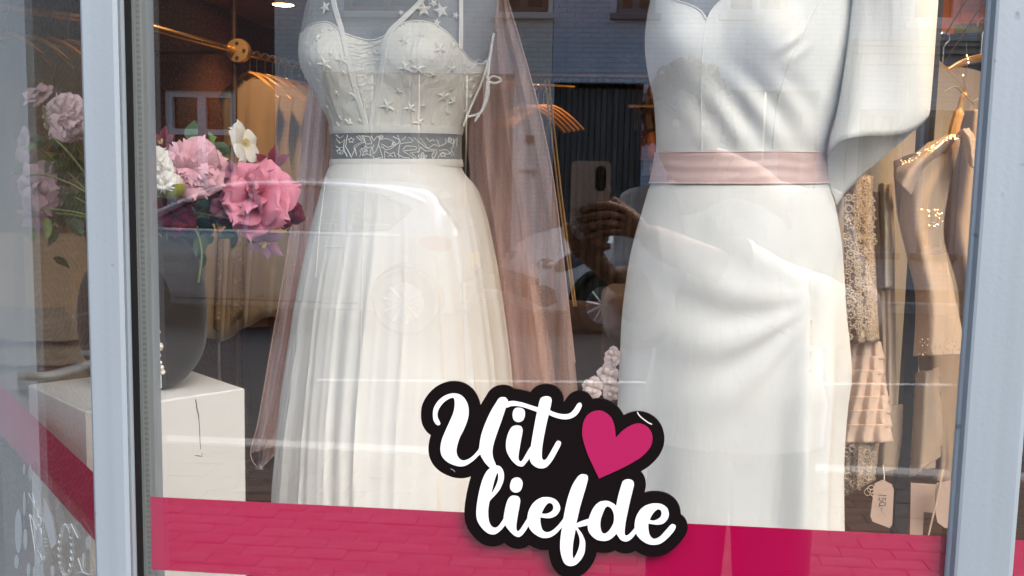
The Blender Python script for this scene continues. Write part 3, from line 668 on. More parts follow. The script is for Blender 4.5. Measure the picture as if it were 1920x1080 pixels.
MB().tube([(hc_.x + a * .026, hc_.y + .090 - abs(a) * .008, hc_.z - .052) for a in (-1, -.5, 0, .5, 1)], [.002, .005, .006, .005, .002], 8).build('mouth', mat('lip', (.14, .05, .04), .5), hdm)
HAIR = mat('dark_hair', (.012, .009, .008), .7, bump=.6, bs=60)
hb = MB()
for k in range(330):
    u = random.random(); th = random.uniform(0, 2 * math.pi); z = 1 - 1.25 * u
    if z < .25 and math.sin(th) > .35: continue
    r_ = math.sqrt(max(0, 1 - z * z)); c = hc_ + Vector((r_ * math.cos(th) * .082, r_ * math.sin(th) * .098 - .012, z * .122 + .012)) * random.uniform(1.0, 1.12)
    rad = random.uniform(.010, .018); ax = Vector((random.gauss(0, 1), random.gauss(0, 1), random.gauss(0, 1))).normalized(); a1 = ax.orthogonal().normalized(); a2 = ax.cross(a1)
    hb.tube([c + (a1 * math.cos(q) + a2 * math.sin(q)) * rad + ax * (q * .0015) for q in np.linspace(0, 7.5, 10)], .0042, 4, False)
hr = hb.build('hair', HAIR, person)
G = [[(hc_.x + math.sin(p) * math.cos(q) * .080, hc_.y - .010 + math.sin(p) * math.sin(q) * .097, hc_.z + .010 + math.cos(p) * .120) for q in np.linspace(0, 2 * math.pi, 25)[:-1]] for p in np.linspace(.02, 1.25, 9)]
MB().grid(G, cv=True).build('scalp_hair', HAIR, hr)
# loose pale shirt with rolled sleeves
TOP = cloth('pale_shirt', (.50, .50, .50), .8, 500, .1, .9, 9)
tb = MB(); G = []
for (z, a, b, dx, dy) in ((.86, .215, .15, 0, 0), (.95, .21, .15, 0, 0), (1.05, .195, .14, 0, 0), (1.15, .19, .135, 0, 0), (1.27, .205, .14, -.005, 0), (1.38, .20, .125, -.02, .005), (1.44, .165, .10, -.035, .015), (1.475, .11, .08, -.05, .03), (1.49, .075, .07, -.06, .04)):
    G.append([(hx_ + dx + a * math.cos(q) * (1 + .03 * math.sin(7 * q + z * 26) + .018 * math.sin(13 * q - z * 40)), hy_ + dy + b * math.sin(q), z) for q in np.linspace(0, 2 * math.pi, 41)[:-1]])
tb.grid(G, cv=True)
for s, el, wr_ in ((1, (hx_ + .20, hy_ + .16, 1.18), mir(1228, 455, -1.02)), (-1, (hx_ - .24, hy_ + .15, 1.17), mir(1168, 550, -1.02))):
    sh = Vector((hx_ + s * .17 - .03, hy_ + .02, 1.41)); el = Vector(el); wv_ = Vector(wr_)
    mid = el.lerp(wv_, .60 if s > 0 else .12)
    pp = cr([tuple(sh), tuple(sh.lerp(el, .5)), tuple(el), tuple(mid)], 6)
    tb.tube(pp, [(.088 + (.070 - .088) * k / (len(pp) - 1)) * (1 + .05 * math.sin(k * 1.9)) for k in range(len(pp))], 20, True)
    tb.tube([pp[-1], pp[-1] + (pp[-1] - pp[-2]) * .5], [.078, .078], 20, True)
tb.build('top', TOP, person)
TROU = mat('dark_trousers', (.02, .022, .03), .85, var=.2)
tr = MB()
for s in (1, -1):
    pp = cr([(hx_ + s * .085, hy_, .97), (hx_ + s * .095, hy_, .8), (hx_ + s * .105, hy_ + .02, .48), (hx_ + s * .115, hy_ - .03, .10)], 6)
    tr.tube(pp, [.118 + (.075 - .118) * k / (len(pp) - 1) for k in range(len(pp))], 16)
tr.build('trousers', TROU, person)
for s in (1, -1):
    x = hx_ + s * .115
    MB().lathe([(.001, .10), (.05, .10), (.055, .05), (.056, .0), (.001, .0)], (x, hy_ - .04, 0), 14).box((x - .045, hy_ - .02, .0), (x + .045, hy_ + .16, .07), bev=.025).build('shoe', BLACK, person)
# the phone itself, its lens just behind the camera
phone = thing('phone', 'dull bronze phone with an upright lens bar held up in both hands', 'phone', (-.02, -.978, 1.40))
def rrect(x0, x1, z0, z1, r, n=6):
    out = []
    for cx, cz, a in ((x1 - r, z1 - r, 0), (x0 + r, z1 - r, 90), (x0 + r, z0 + r, 180), (x1 - r, z0 + r, 270)):
        out += [(cx + r * math.cos(R(a + 90 * k / n)), cz + r * math.sin(R(a + 90 * k / n))) for k in range(n + 1)]
    return out
PHM = mat('phone_back', (.62, .53, .52), .3, coat=.5)
xz = lambda a, b, d: (a, d, b)
MB().prism(rrect(-.058, .0175, 1.345, 1.503, .010), xz, -.982, -.9735).build('case', PHM, phone)
lbx = MB().prism(rrect(-.0115, .0085, 1.446, 1.494, .0098), xz, -.9734, -.9715).build('lens_bar', BLACK, phone)
for z in (1.482, 1.466, 1.456): MB().lathe([(.0001, .0012), (.0048, .0012), (.006, .0008), (.006, 0)], (-.0015, -.9715, z), 18, 'y').build('lens', DARKG, lbx)
for z in (1.44, 1.415): MB().box((.0176, -.980, z), (.0186, -.976, z + .016)).build('side_button', STEEL, phone, False)
# ================================================================== gowns in the window
def pxloft(rows, Yc, ratio, N=128, n=8, disp=None, inset=0.0, closed=True):
    """Rings stacked from measured outlines: rows of (py, left px, right px). disp(px,py,th,v,P)->radial metres."""
    D = cr(rows, n); G = []
    for k, (py, l, r) in enumerate(D):
        a, b = at(l, py, Yc), at(r, py, Yc); c = (a + b) / 2; A = (b.x - a.x) / 2 - inset; B = A * (ratio(py) if callable(ratio) else ratio)
        v = k / (len(D) - 1); row = []
        for j in range(N):
            th = 2 * math.pi * j / N
            x, y = math.cos(th), -math.sin(th)          # th = 90 deg faces the pane
            p = Vector((c.x + A * x, Yc + B * y, c.z + (b.z - a.z) / 2 * x))
            if disp:
                d = disp(py, th, v, p, A); nrm = Vector((x * B, y * A, 0)).normalized(); p = p + nrm * d
            row.append(tuple(p))
        G.append(row)
    return G
def bvh_of(G):
    mb = MB().grid(G, cv=True); return BVHTree.FromPolygons([Vector(p) for p in mb.v], mb.f)
def cast(bv, px, py, off=.001):
    d = Vector(ray(px, py)).normalized(); h = bv.ray_cast(Vector(CAM), d)
    if h[0] is None: return None, None
    n = h[1] if h[1].dot(d) < 0 else -h[1]
    return h[0] + n * off, n
def ribbon(mb, bv, path, wpx, off=.0015, thick=.0012, n=6):
    """A flat band that lies on a surface along a pixel path."""
    D = cr(path, n); L_, R_ = [], []
    for i in range(len(D)):
        t = D[min(i + 1, len(D) - 1)] - D[max(i - 1, 0)]; t = t / (np.linalg.norm(t) + 1e-9); nn = np.array([-t[1], t[0]])
        w_ = wpx
        q = [cast(bv, *(D[i] + nn * w_ / 2 * s), off + (thick if abs(s) < .9 else 0)) for s in (-1, -.75, 0, .75, 1)]
        if any(x[0] is None for x in q): continue
        L_.append([tuple(x[0]) for x in q])
    if len(L_) > 1: mb.grid(L_)
    return mb
def stitch(mb, bv, path, r, off=.0008, n=5, sides=5):
    D = cr(path, n); pts = [cast(bv, *p, off)[0] for p in D]; pts = [p for p in pts if p is not None]
    if len(pts) > 1: mb.tube(pts, r, sides)
    return mb
IVORY = cloth('ivory_satin', (.80, .785, .725), .6, 700, .1, .5, 16)
WHITEG = cloth('white_crepe', (.82, .82, .805), .6, 900, .10, .18, 6)
WHITEG2 = cloth('soft_white_crepe', (.745, .755, .74), .6, 900, .14, .2, 9)
TAPE = cloth('satin_tape', (.78, .775, .745), .42, 600, .08, .1, 30)
THREAD = cloth('white_thread', (.82, .82, .80), .8, 900, .1)
NET = sheer('white_net', (.80, .81, .82), .22)
NETG = sheer('star_lace_net', (.66, .69, .72), .36)
GREYT = cloth('grey_linen_form', (.27, .285, .31), .85, 500, .3, 0, 8)
PINKN = sheer('blush_tulle', (.97, .78, .76), .52, .4, 34, .45)
PINKS = cloth('blush_satin', (.60, .44, .42), .38, 800, .05, .25, 10)

# ------------------------------------------------------------------ first gown: mannequin, bodice, skirt
Y1 = .95
rowsA = [(-150, 668, 815), (-110, 640, 850), (-70, 606, 900), (-30, 588, 934), (0, 579, 938), (40, 571, 934), (80, 568, 925), (120, 573, 914), (160, 589, 901), (200, 606, 884), (240, 621, 867), (275, 624, 863), (312, 622, 866)]
def bustd(py, th, v, p, A):
    x, y = proj(p); d = 0
    if math.sin(th) > 0:
        d += .030 * math.exp(-(((x - 612) / 38) ** 2 + ((y - 105) / 52) ** 2)) + .040 * math.exp(-(((x - 792) / 62) ** 2 + ((y - 105) / 58) ** 2))
        d -= .012 * math.exp(-(((x - 690) / 28) ** 2 + ((y - 110) / 60) ** 2))
    return d
ratA = lambda py: .62 + .18 * min(1, max(0, (py - 60) / 200))
GA = pxloft(rowsA, Y1, ratA, 200, 10, bustd)
GAm = pxloft(rowsA, Y1, ratA, 100, 6, lambda *a: bustd(*a) - .0065)
bvA = bvh_of(GA)
base1 = at(742, 300, Y1)
m1 = thing('mannequin', 'grey linen mannequin wearing the star gown', 'mannequin', (base1.x, Y1, .45))
mb = MB().grid(GAm, cv=True); mb.f.append(tuple(range(100)))
mb.build('torso', GREYT, m1)
MB().tube([(base1.x, Y1, .47), (base1.x, Y1, base1.z - .02)], .014, 12).build('pole', STEEL, m1)
MB().lathe([(.001, .025), (.13, .02), (.14, .0), (.001, .0)], (base1.x, Y1, .451), 32).build('base', STEEL, m1)
neck = at(742, -150, Y1)
MB().lathe([(.075, -.02), (.06, .0), (.055, .05), (.05, .07), (.001, .075)], (neck.x, Y1, neck.z), 24).build('neck', GREYT, m1)
g1 = thing('wedding_gown', 'white gown with raised stars, sheer star waistband and long flowing skirt', 'gown', (base1.x, Y1 + .0, .47))
topl = np.array([(540, 66), (570, 60), (578, 50), (590, 44), (606, 41), (621, 44), (633, 53), (641, 60), (660, 68), (682, 74), (694, 76), (712, 72), (731, 62), (745, 50), (759, 43), (775, 40), (792, 40), (810, 44), (826, 52), (845, 68), (862, 90), (868, 96), (880, 110), (895, 119), (905, 119), (915, 110), (922, 96), (960, 60)], float)
def split(G, test):
    nu, nv = len(G), len(G[0]); out = MB(); idx = {}
    for i in range(nu - 1):
        for j in range(nv):
            q = [(i, j), (i, (j + 1) % nv), (i + 1, (j + 1) % nv), (i + 1, j)]
            c = sum((Vector(G[a][b]) for a, b in q), Vector()) / 4
            if not test(c, 2 * math.pi * (j + .5) / nv): continue
            f = []
            for k in q:
                if k not in idx: idx[k] = len(out.v); out.v.append(G[k[0]][k[1]])
                f.append(idx[k])
            out.f.append(tuple(f))
    return out
def is_bodice(c, th):
    x, y = proj(c)
    if y > 243: return False
    if math.sin(th) > -.05: return y > np.interp(x, topl[:, 0], topl[:, 1])
    return y > 55
def is_net(c, th):
    x, y = proj(c)
    if y > 243 or y < -120: return False
    if math.sin(th) < -.05: return False
    if y > np.interp(x, topl[:, 0], topl[:, 1]): return False
    return x < np.interp(y, [-120, 0, 58], [596, 626, 641]) or (np.interp(y, [-120, 0, 61], [900, 791, 731]) < x < 866)
split(GA, is_bodice).build('bodice', IVORY, g1)
split(pxloft(rowsA, Y1, ratA, 200, 10, lambda *a: bustd(*a) - .001), is_net).build('net_yoke', NET, g1)
tp = MB(); stitch(tp, bvA, [p for p in topl[1:-1] if 569 < p[0] < 918], .0016, .0006, 4); tp.build('neckline_edge', TAPE, g1)
for path in ([(622, -60), (626, 0), (633, 30), (641, 58), (652, 110), (668, 172), (688, 238)], [(832, -60), (791, 0), (760, 32), (731, 61), (722, 90), (719, 116), (708, 175), (694, 238)], [(864, -60), (864, 0), (864, 50), (863, 92)]):
    ribbon(MB(), bvA, path, 10 if path[-1][1] > 100 else 8, .0012, .0014).build('strap', TAPE, g1)
for path in ([(632, 55), (652, 105), (664, 150)], [(735, 61), (724, 110), (716, 160), (702, 235)], [(863, 92), (868, 150), (864, 240)], [(774, 150), (772, 200), (772, 240)], [(660, 110), (680, 180), (690, 236)]):
    sb_ = MB(); stitch(sb_, bvA, path, .0006, .0010); sb_.build('seam', THREAD, g1)
# zigzag embroidery in the centre and side panels
em = MB()
for k in range(26):
    y0 = 80 + k * 6.1; cx = np.interp(y0, [60, 238], [684, 691]); hw_ = np.interp(y0, [60, 238], [36, 4])
    pts = []
    for q in range(7): pts.append((cx - hw_ + 2 * hw_ * q / 6 + random.uniform(-2, 2), y0 + random.uniform(-6, 6)))
    P_ = [cast(bvA, *p, .0012)[0] for p in pts]; P_ = [p for p in P_ if p]
    if len(P_) > 1: em.tube(P_, .0006, 4)
for k in range(20):
    y0 = 118 + k * 5.6; xl, xr = 869, np.interp(y0, [118, 235], [908, 867])
    pts = [(xl + (xr - xl) * q / 3, y0 + random.uniform(-9, 9)) for q in range(4)]
    P_ = [cast(bvA, *p, .0012)[0] for p in pts]; P_ = [p for p in P_ if p]
    if len(P_) > 1: em.tube(P_, .0006, 4)
em.build('embroidery', THREAD, g1)
# raised stars
sv = [(0, 0, .0022)]; sf = []
for k in range(10):
    r_ = .0095 if k % 2 == 0 else .0042; q = math.pi / 2 + k * math.pi / 5
    sv.append((r_ * math.cos(q), r_ * math.sin(q), 0.0 if k % 2 else .0004))
sv += [(x, y, -.001) for x, y, z in sv[1:]]
for k in range(10): sf += [(0, 1 + k, 1 + (k + 1) % 10), (1 + k, 11 + k, 11 + (k + 1) % 10, 1 + (k + 1) % 10)]
starm = MB().add(sv, sf).mesh('star', smooth=False); starm.materials.append(cloth('star_satin', (.78, .77, .72), .6, 700, .08))
stars = [(610, 14, 11), (794, 18, 13), (827, 20, 13), (813, 6, 7), (854, 29, 6), (819, 42, 7), (595, 73, 9), (758, 76, 10), (790, 66, 6), (824, 93, 12), (620, 56, 5), (609, 120, 12), (641, 112, 12), (620, 100, 5), (761, 127, 12), (784, 128, 12), (772, 112, 6), (645, 136, 6), (846, 128, 9), (811, 140, 7), (632, 175, 6), (665, 180, 10), (669, 170, 8), (748, 170, 7), (726, 199, 13), (769, 203, 11), (831, 180, 12), (848, 190, 9), (845, 168, 5), (794, 197, 6), (639, 222, 5), (654, 231, 10), (676, 227, 6), (785, 230, 11), (813, 233, 7), (723, 110, 6), (613, 200, 5), (634, 234, 6), (839, 211, 6), (604, 60, 4), (576, 84, 5), (582, 120, 4), (597, 150, 4), (752, 24, 5), (851, 86, 6), (703, 96, 5), (712, 150, 4)]
for (x, y, s) in stars:
    p, n = cast(bvA, x, y, .0012)
    if p is None: continue
    q = n.to_track_quat('Z', 'Y').to_matrix().to_4x4(); q = Matrix.Translation(p - wloc(g1)) @ q @ Matrix.Rotation(random.uniform(0, 6), 4, 'Z') @ Matrix.Scale(s / 8.6, 4)
    link('star_applique', starm, None, g1, q)
# waist: tape, lace band with star lines, tape
def wring(y0, y1, off, n=5, rows=None, Yc=Y1, rat=.8, N=120):
    rr = rows if rows is not None else rowsA
    D = cr(rr, 10); ys = np.linspace(y0, y1, n)
    rw = [(y, np.interp(y, D[:, 0], D[:, 1]), np.interp(y, D[:, 0], D[:, 2])) for y in ys]
    return pxloft(rw, Yc, rat, N, 3, lambda py, th, v, p, A: off * (.6 if off > .003 else 1) + .0006 * math.sin(math.pi * v))
MB().grid(wring(239, 253, .0035), cv=True).build('waist_tape', TAPE, g1)
MB().grid(wring(252.5, 300, .0012), cv=True).build('lace_band', NETG, g1)
MB().grid(wring(299, 313, .0035), cv=True).build('waist_tape', TAPE, g1)
bvW = bvh_of(wring(250, 302, .0016))
lw_ = MB()
LZ = [[(75,175),(130,225),(190,180)], [(80,230),(130,295),(200,240),(180,350),(235,490)], [(240,175),(205,330),(245,400),(290,490),(330,380),(325,330),(440,270),(340,180)], [(390,185),(480,270),(400,310),(340,355),(360,490)], [(430,190),(540,200),(570,300),(490,305),(460,215),(430,190)],
 [(480,320),(510,360),(580,345),(545,400),(560,470),(500,440),(440,465),(455,410),(420,370),(470,360),(480,320)], [(600,310),(580,370),(590,440),(620,415),(660,330),(680,230),(640,180)], [(700,490),(600,510),(580,450)], [(680,240),(780,230),(860,260),(850,330),(790,350),(680,290)], [(700,330),(760,385),(830,370),(930,300),(960,250),(900,220),(850,190)],
 [(720,500),(690,370),(650,300)], [(755,505),(740,400),(820,440),(880,420),(900,505)], [(790,480),(830,455),(870,490)], [(930,180),(960,280),(940,420),(950,515)], [(970,300),(1110,280),(1140,250),(1060,190)], [(1000,380),(1040,330),(1190,340),(1180,380),(1000,400),(1190,520)], [(920,440),(1010,490),(1110,495)], [(1100,430),(1220,410),(1240,340),(1310,400),(1440,400),(1400,460),(1420,525)],
 [(1140,520),(1190,485),(1110,430)], [(1150,210),(1240,290),(1340,370),(1475,390),(1440,480),(1400,525)], [(1240,220),(1340,360),(1430,310),(1510,340),(1460,220)], [(1330,215),(1370,270),(1410,240),(1450,265)], [(1520,330),(1600,290),(1580,205)], [(1500,400),(1560,380),(1620,390),(1700,490)], [(1480,500),(1530,430),(1580,430),(1590,500)], [(1640,205),(1620,270),(1690,300),(1700,205)], [(1720,240),(1690,340),(1660,370),(1720,480)], [(1750,220),(1740,300),(1760,345)],
 [(75,330),(110,360),(180,350),(170,440),(100,455)], [(560,190),(600,260),(650,180)], [(230,480),(200,420),(160,380)], [(400,480),(420,430),(400,370)], [(1040,200),(1000,240),(970,230)], [(1600,450),(1650,430),(1690,380)]]
for (cx, cy, r0_) in ((285, 250, 42), (490, 395, 26), (120, 405, 40), (1270, 485, 30), (1270, 485, 70), (1550, 450, 40), (1650, 245, 32), (880, 300, 30), (700, 205, 30)):
    LZ.append([(cx + (r0_ if k % 2 == 0 else r0_ * .48) * math.sin(k * math.pi / 5), cy - (r0_ if k % 2 == 0 else r0_ * .48) * math.cos(k * math.pi / 5)) for k in range(11)])
for pl_ in LZ:
    pts = []
    for (a_, b_) in zip(pl_[:-1], pl_[1:]):
        for u in range(5):
            x, y = a_[0] + (b_[0] - a_[0]) * u / 5, a_[1] + (b_[1] - a_[1]) * u / 5; y = min(max(y, 180), 505)
            pt = cast(bvW, 620 + x / 7.385 + .5 * math.sin(x + y), 230 + y / 7.385 - 1.0, .0004)[0]
            if pt is not None: pts.append(pt)
    if len(pts) > 1: lw_.tube(pts, .00082, 4)
lw_.build('embroidery', THREAD, g1)
# skirt
rowsS = [(309, 620, 866), (325, 613, 872), (350, 605, 893), (374, 599, 904), (420, 587, 917), (485, 574, 930), (560, 560, 942), (670, 545, 955), (800, 528, 967), (940, 516, 977), (1120, 500, 992), (1320, 486, 1006)]
fk = [(k, random.uniform(0, 6.28), random.uniform(.4, 1)) for k in (9, 13, 17, 22, 29, 37)]
def skd(py, th, v, p, A):
    a = min(1, max(0, (py - 335) / 420)) ** .8
    th2 = th + .05 * math.sin(2 * th + 1) + .03 * math.sin(py / 130.0 + 3 * th)
    d = sum(w_ * math.sin(k * th2 + ph) for k, ph, w_ in fk) / 6
    ridge = (1 - abs(math.sin(11 * th2 + .7))) ** 3; ridge2 = (1 - abs(math.sin(27 * th2 + 1.7 + .8 * math.sin(4 * th)))) ** 2
    return a * (.010 * d + .0055 * ridge + .0012 * ridge2) - .002
GS = pxloft(rowsS, Y1, .85, 360, 9, skd)
sk = MB().grid(GS, cv=True).build('skirt', WHITEG, g1)
sk_b = bvh_of(GS)
for path in ([(689, 313), (686, 340), (683, 380), (680, 460), (678, 560), (676, 700)], [(612, 330), (600, 420), (592, 520)], [(866, 470), (868, 600), (870, 700), (872, 800)]):
    q_ = MB(); stitch(q_, sk_b, path, .0009, .0002, 6); q_.build('seam', TAPE, g1)
# ribbon bow at the armhole
bw = MB()
def flat_band(mb, pts, wd, tilt=(0, 0, 1)):
    P_ = [Vector(p) for p in cr(pts, 6)]; G = []
    for i, p in enumerate(P_):
        t = (P_[min(i + 1, len(P_) - 1)] - P_[max(i - 1, 0)]).normalized(); n = t.cross(Vector((0, 1, .25))).normalized() * wd / 2
        G.append([tuple(p - n), tuple(p + n * .3), tuple(p + n)])
    mb.grid(G); return mb
A_ = lambda x, y, Y=.90: tuple(at(x, y, Y))
for pts in ([A_(926, 62), A_(920, 95), A_(916, 130), A_(915, 150)], [A_(915, 150), A_(924, 143), A_(937, 147), A_(938, 152), A_(926, 156), A_(915, 151)], [A_(915, 150), A_(912, 142), A_(918, 158), A_(914, 152)],
            [A_(914, 152), A_(916, 175), A_(908, 200), A_(898, 213), A_(876, 219)], [A_(914, 152), A_(911, 178), A_(905, 203), A_(890, 228)], [A_(922, 92, .93), A_(905, 150, .92), A_(885, 195, .92), A_(868, 238, .92)]):
    flat_band(bw, pts, .0042)
bo = bw.build('ribbon_bow', TAPE, g1); solid(bo, .0008)

# ------------------------------------------------------------------ blush tulle cape behind the first gown
v1 = thing('tulle_cape', 'sheer blush pink tulle cape hanging behind the star gown', 'cape', (base1.x, 1.08, .47))
def drape(left, right, Yc, amp, k, nu=60, nv=40, ph=0.0, power=1.0):
    Ld, Rd = cr(left, 12), cr(right, 12)
    Ld = Ld[np.linspace(0, len(Ld) - 1, nu).astype(int)]; Rd = Rd[np.linspace(0, len(Rd) - 1, nu).astype(int)]
    G = []
    for i in range(nu):
        v = i / (nu - 1); row = []
        for j in range(nv):
            u = j / (nv - 1); x = Ld[i] * (1 - u) + Rd[i] * u
            uu = u + .04 * math.sin(5 * v + ph)
            Yp = Yc + amp * (.3 + .7 * v) * (math.sin(k * 2 * math.pi * uu + ph) + .4 * math.sin(k * 4.3 * math.pi * uu + 2 * ph)) * math.sin(math.pi * min(1, max(0.02, u))) ** .3
            row.append(tuple(at(x[0], x[1], Yp)))
        G.append(row)
    return MB().grid(G)
drape([(905, -120), (900, 0), (885, 160), (880, 300), (890, 450), (905, 600), (925, 760), (935, 900)], [(948, -120), (952, 0), (985, 110), (1012, 210), (1038, 340), (1058, 500), (1078, 680), (1098, 900)], 1.14, .018, 3, ph=.4).build('cape_panel', PINKN, v1)
drape([(880, -80), (875, 60), (868, 200), (885, 340), (912, 480), (935, 640), (950, 900)], [(938, -80), (946, 60), (950, 200), (968, 340), (990, 480), (1030, 640), (1062, 900)], 1.20, .02, 2, ph=1.4).build('cape_panel', PINKN, v1)
drape([(600, -40), (585, 80), (577, 180), (560, 310), (538, 480), (510, 640), (484, 790), (470, 850)], [(640, -40), (630, 80), (632, 180), (625, 310), (610, 480), (590, 640), (560, 780), (540, 830)], 1.12, .022, 3, ph=.9).build('cape_panel', PINKN, v1)
drape([(590, 140), (583, 200), (570, 330), (548, 500), (520, 680), (494, 840), (488, 876)], [(640, 140), (640, 200), (640, 330), (630, 500), (600, 680), (570, 800), (545, 830)], 1.17, .02, 2, ph=2.2).build('cape_panel', PINKN, v1)
edge = MB()
for pts in ([(952, 0), (985, 110), (1012, 210), (1038, 340), (1058, 500), (1078, 680)], ):
    edge.tube([at(x, y, 1.139) for x, y in cr(pts, 8)], .0012, 5)
for pts in ([(577, 180), (560, 310), (538, 480), (510, 640), (484, 790), (470, 850), (488, 876), (520, 845)],):
    edge.tube([at(x, y, 1.119) for x, y in cr(pts, 8)], .0012, 5)
edge.build('hem_edge', cloth('blush_edge', (.70, .50, .47), .7), v1)

# ------------------------------------------------------------------ second gown
Y2 = .62
rowsB = [(-150, 1330, 1450), (-110, 1290, 1500), (-60, 1240, 1572), (-20, 1228, 1600), (20, 1222, 1600), (60, 1219, 1596), (100, 1217, 1590), (140, 1219, 1582), (187, 1226, 1572), (230, 1229, 1560), (262, 1230, 1551), (287, 1230, 1545), (315, 1226, 1545), (345, 1219, 1551)]
def bust2(py, th, v, p, A):
    x, y = proj(p); d = 0
    if math.sin(th) > 0:
        d += .026 * math.exp(-(((x - 1280) / 55) ** 2 + ((y - 70) / 75) ** 2)) + .032 * math.exp(-(((x - 1450) / 70) ** 2 + ((y - 70) / 80) ** 2))
        # soft slanting folds above the sash
        k = (x - 1370) * .8 + (y - 170) * -.62
        m_ = math.exp(-(((x - 1420) / 95) ** 2 + ((y - 215) / 62) ** 2))
        d += .0052 * m_ * math.sin(k / 9.0 + .6 * math.sin(y / 40.0))
        d += .004 * math.exp(-(((x - 1475) / 22) ** 2 + ((y - 90) / 22) ** 2)) * math.sin((x + y) / 7.0)
    return d
ratB = lambda py: .66 + .12 * min(1, max(0, (py - 60) / 200))
GB = pxloft(rowsB, Y2, ratB, 200, 9, bust2)
bvB = bvh_of(GB)
base2 = at(1390, 300, Y2)
m2 = thing('mannequin', 'grey linen mannequin wearing the plain gown with pink sash', 'mannequin', (base2.x, Y2, .45))
mb = MB().grid(pxloft(rowsB, Y2, ratB, 90, 5, lambda *a: bust2(*a) - .007), cv=True); mb.f.append(tuple(range(90))); mb.build('torso', GREYT, m2)
MB().tube([(base2.x, Y2, .47), (base2.x, Y2, base2.z - .02)], .014, 12).build('pole', STEEL, m2)
MB().lathe([(.001, .025), (.13, .02), (.14, .0), (.001, .0)], (base2.x, Y2, .451), 32).build('base', STEEL, m2)
neck = at(1390, -150, Y2)
MB().lathe([(.055, -.02), (.05, .0), (.05, .06), (.001, .065)], (neck.x, Y2, neck.z), 24).build('neck', GREYT, m2)
g2 = thing('wedding_gown', 'plain white gown with pink satin sash and one wide sleeve', 'gown', (base2.x, Y2, .47))
top2 = np.array([(1200, -60), (1235, -25), (1262, -2), (1285, 6), (1302, 13), (1316, 23), (1325, 36), (1333, 22), (1345, 8), (1358, -3), (1385, -30), (1460, -70), (1620, -90)], float)
def is_b2(c, th):
    x, y = proj(c)
    if y > 292: return False
    return y > np.interp(x, top2[:, 0], top2[:, 1]) if math.sin(th) > -.05 else y > -60
split(GB, is_b2).build('bodice', WHITEG2, g2)
q_ = MB(); stitch(q_, bvB, top2[1:-1], .0014, .0004, 4); q_.build('neckline_edge', TAPE, g2)
for path in ([(1541, -5), (1520, 35), (1500, 75), (1487, 100), (1479, 120), (1468, 155), (1455, 205), (1451, 250), (1449, 285)], [(1325, 36), (1318, 90), (1315, 160), (1316, 286)]):
    q_ = MB(); stitch(q_, bvB, path, .0007, .0003); q_.build('seam', TAPE, g2)
GSa = wring(286, 343, .0035, 9, rowsB, Y2, .78, 160)
for i, r_ in enumerate(GSa):
    for j in range(len(r_)):
        x, y, z = r_[j]; z -= .004 * math.sin(j * .35) * .3; y -= .0007 * math.sin(i * .7 + .5 * math.sin(j * .22)) * math.sin(math.pi * i / (len(GSa) - 1)); r_[j] = (x, y, z)
MB().grid(GSa, cv=True).build('sash', PINKS, g2)
for y in (287, 342.5):
    MB().grid(wring(y - 1.2, y + 1.2, .0045, 3, rowsB, Y2, .78, 160), cv=True).build('sash_edge', cloth('blush_piping', (.66, .50, .48), .4), g2)
rowsT = [(341, 1220, 1551), (360, 1213, 1557), (385, 1206, 1565), (440, 1190, 1575), (500, 1176, 1580), (580, 1165, 1584), (650, 1160, 1591), (705, 1157, 1593), (760, 1155, 1586), (830, 1151, 1580), (900, 1147, 1578), (1000, 1142, 1579), (1120, 1136, 1582), (1400, 1124, 1590), (1560, 1116, 1596)]
def sk2(py, th, v, p, A):
    x, y = proj(p); a = min(1, max(0, (py - 470) / 350)); d = 0.0
    if math.sin(th) > 0:
        cx = np.interp(py, [560, 700, 800, 1000, 1400], [1517, 1508, 1497, 1490, 1470])
        u = (x - cx) / 26.0
        d += a * (.026 * math.exp(-u * u) * (1 if u < 0 else .35) - .020 * math.exp(-((x - cx - 22) / 16) ** 2))
        u2 = (x - np.interp(py, [600, 1000], [1560, 1542])) / 18
        d += a * .012 * math.exp(-u2 * u2)
        d += a * .004 * math.sin((x - 1150) / 38.0)
        # folds shaped in to imitate the swirl mirrored in the pane at the hip
        dx_ = 1510 - x; dy_ = y - 575
        if dx_ > -30:
            ph_ = math.atan2(dy_ - 55 * math.sin(min(1, max(0, dx_) / 340) * math.pi), dx_ + 40); r_ = math.hypot(dx_, dy_)
            d += .0046 * math.exp(-((r_ - 150) / 120) ** 2) * math.exp(-((ph_ - .05) / .75) ** 4) * math.sin(ph_ * 12 + .5) * min(1, max(0, (py - 360) / 60))
    d += a * .006 * math.sin(7 * th + 1)
    return d - .001
GT = pxloft(rowsT, Y2, lambda py: .78 - .06 * min(1, max(0, (py - 345) / 300)), 320, 8, sk2)
MB().grid(GT, cv=True).build('skirt', WHITEG2, g2)
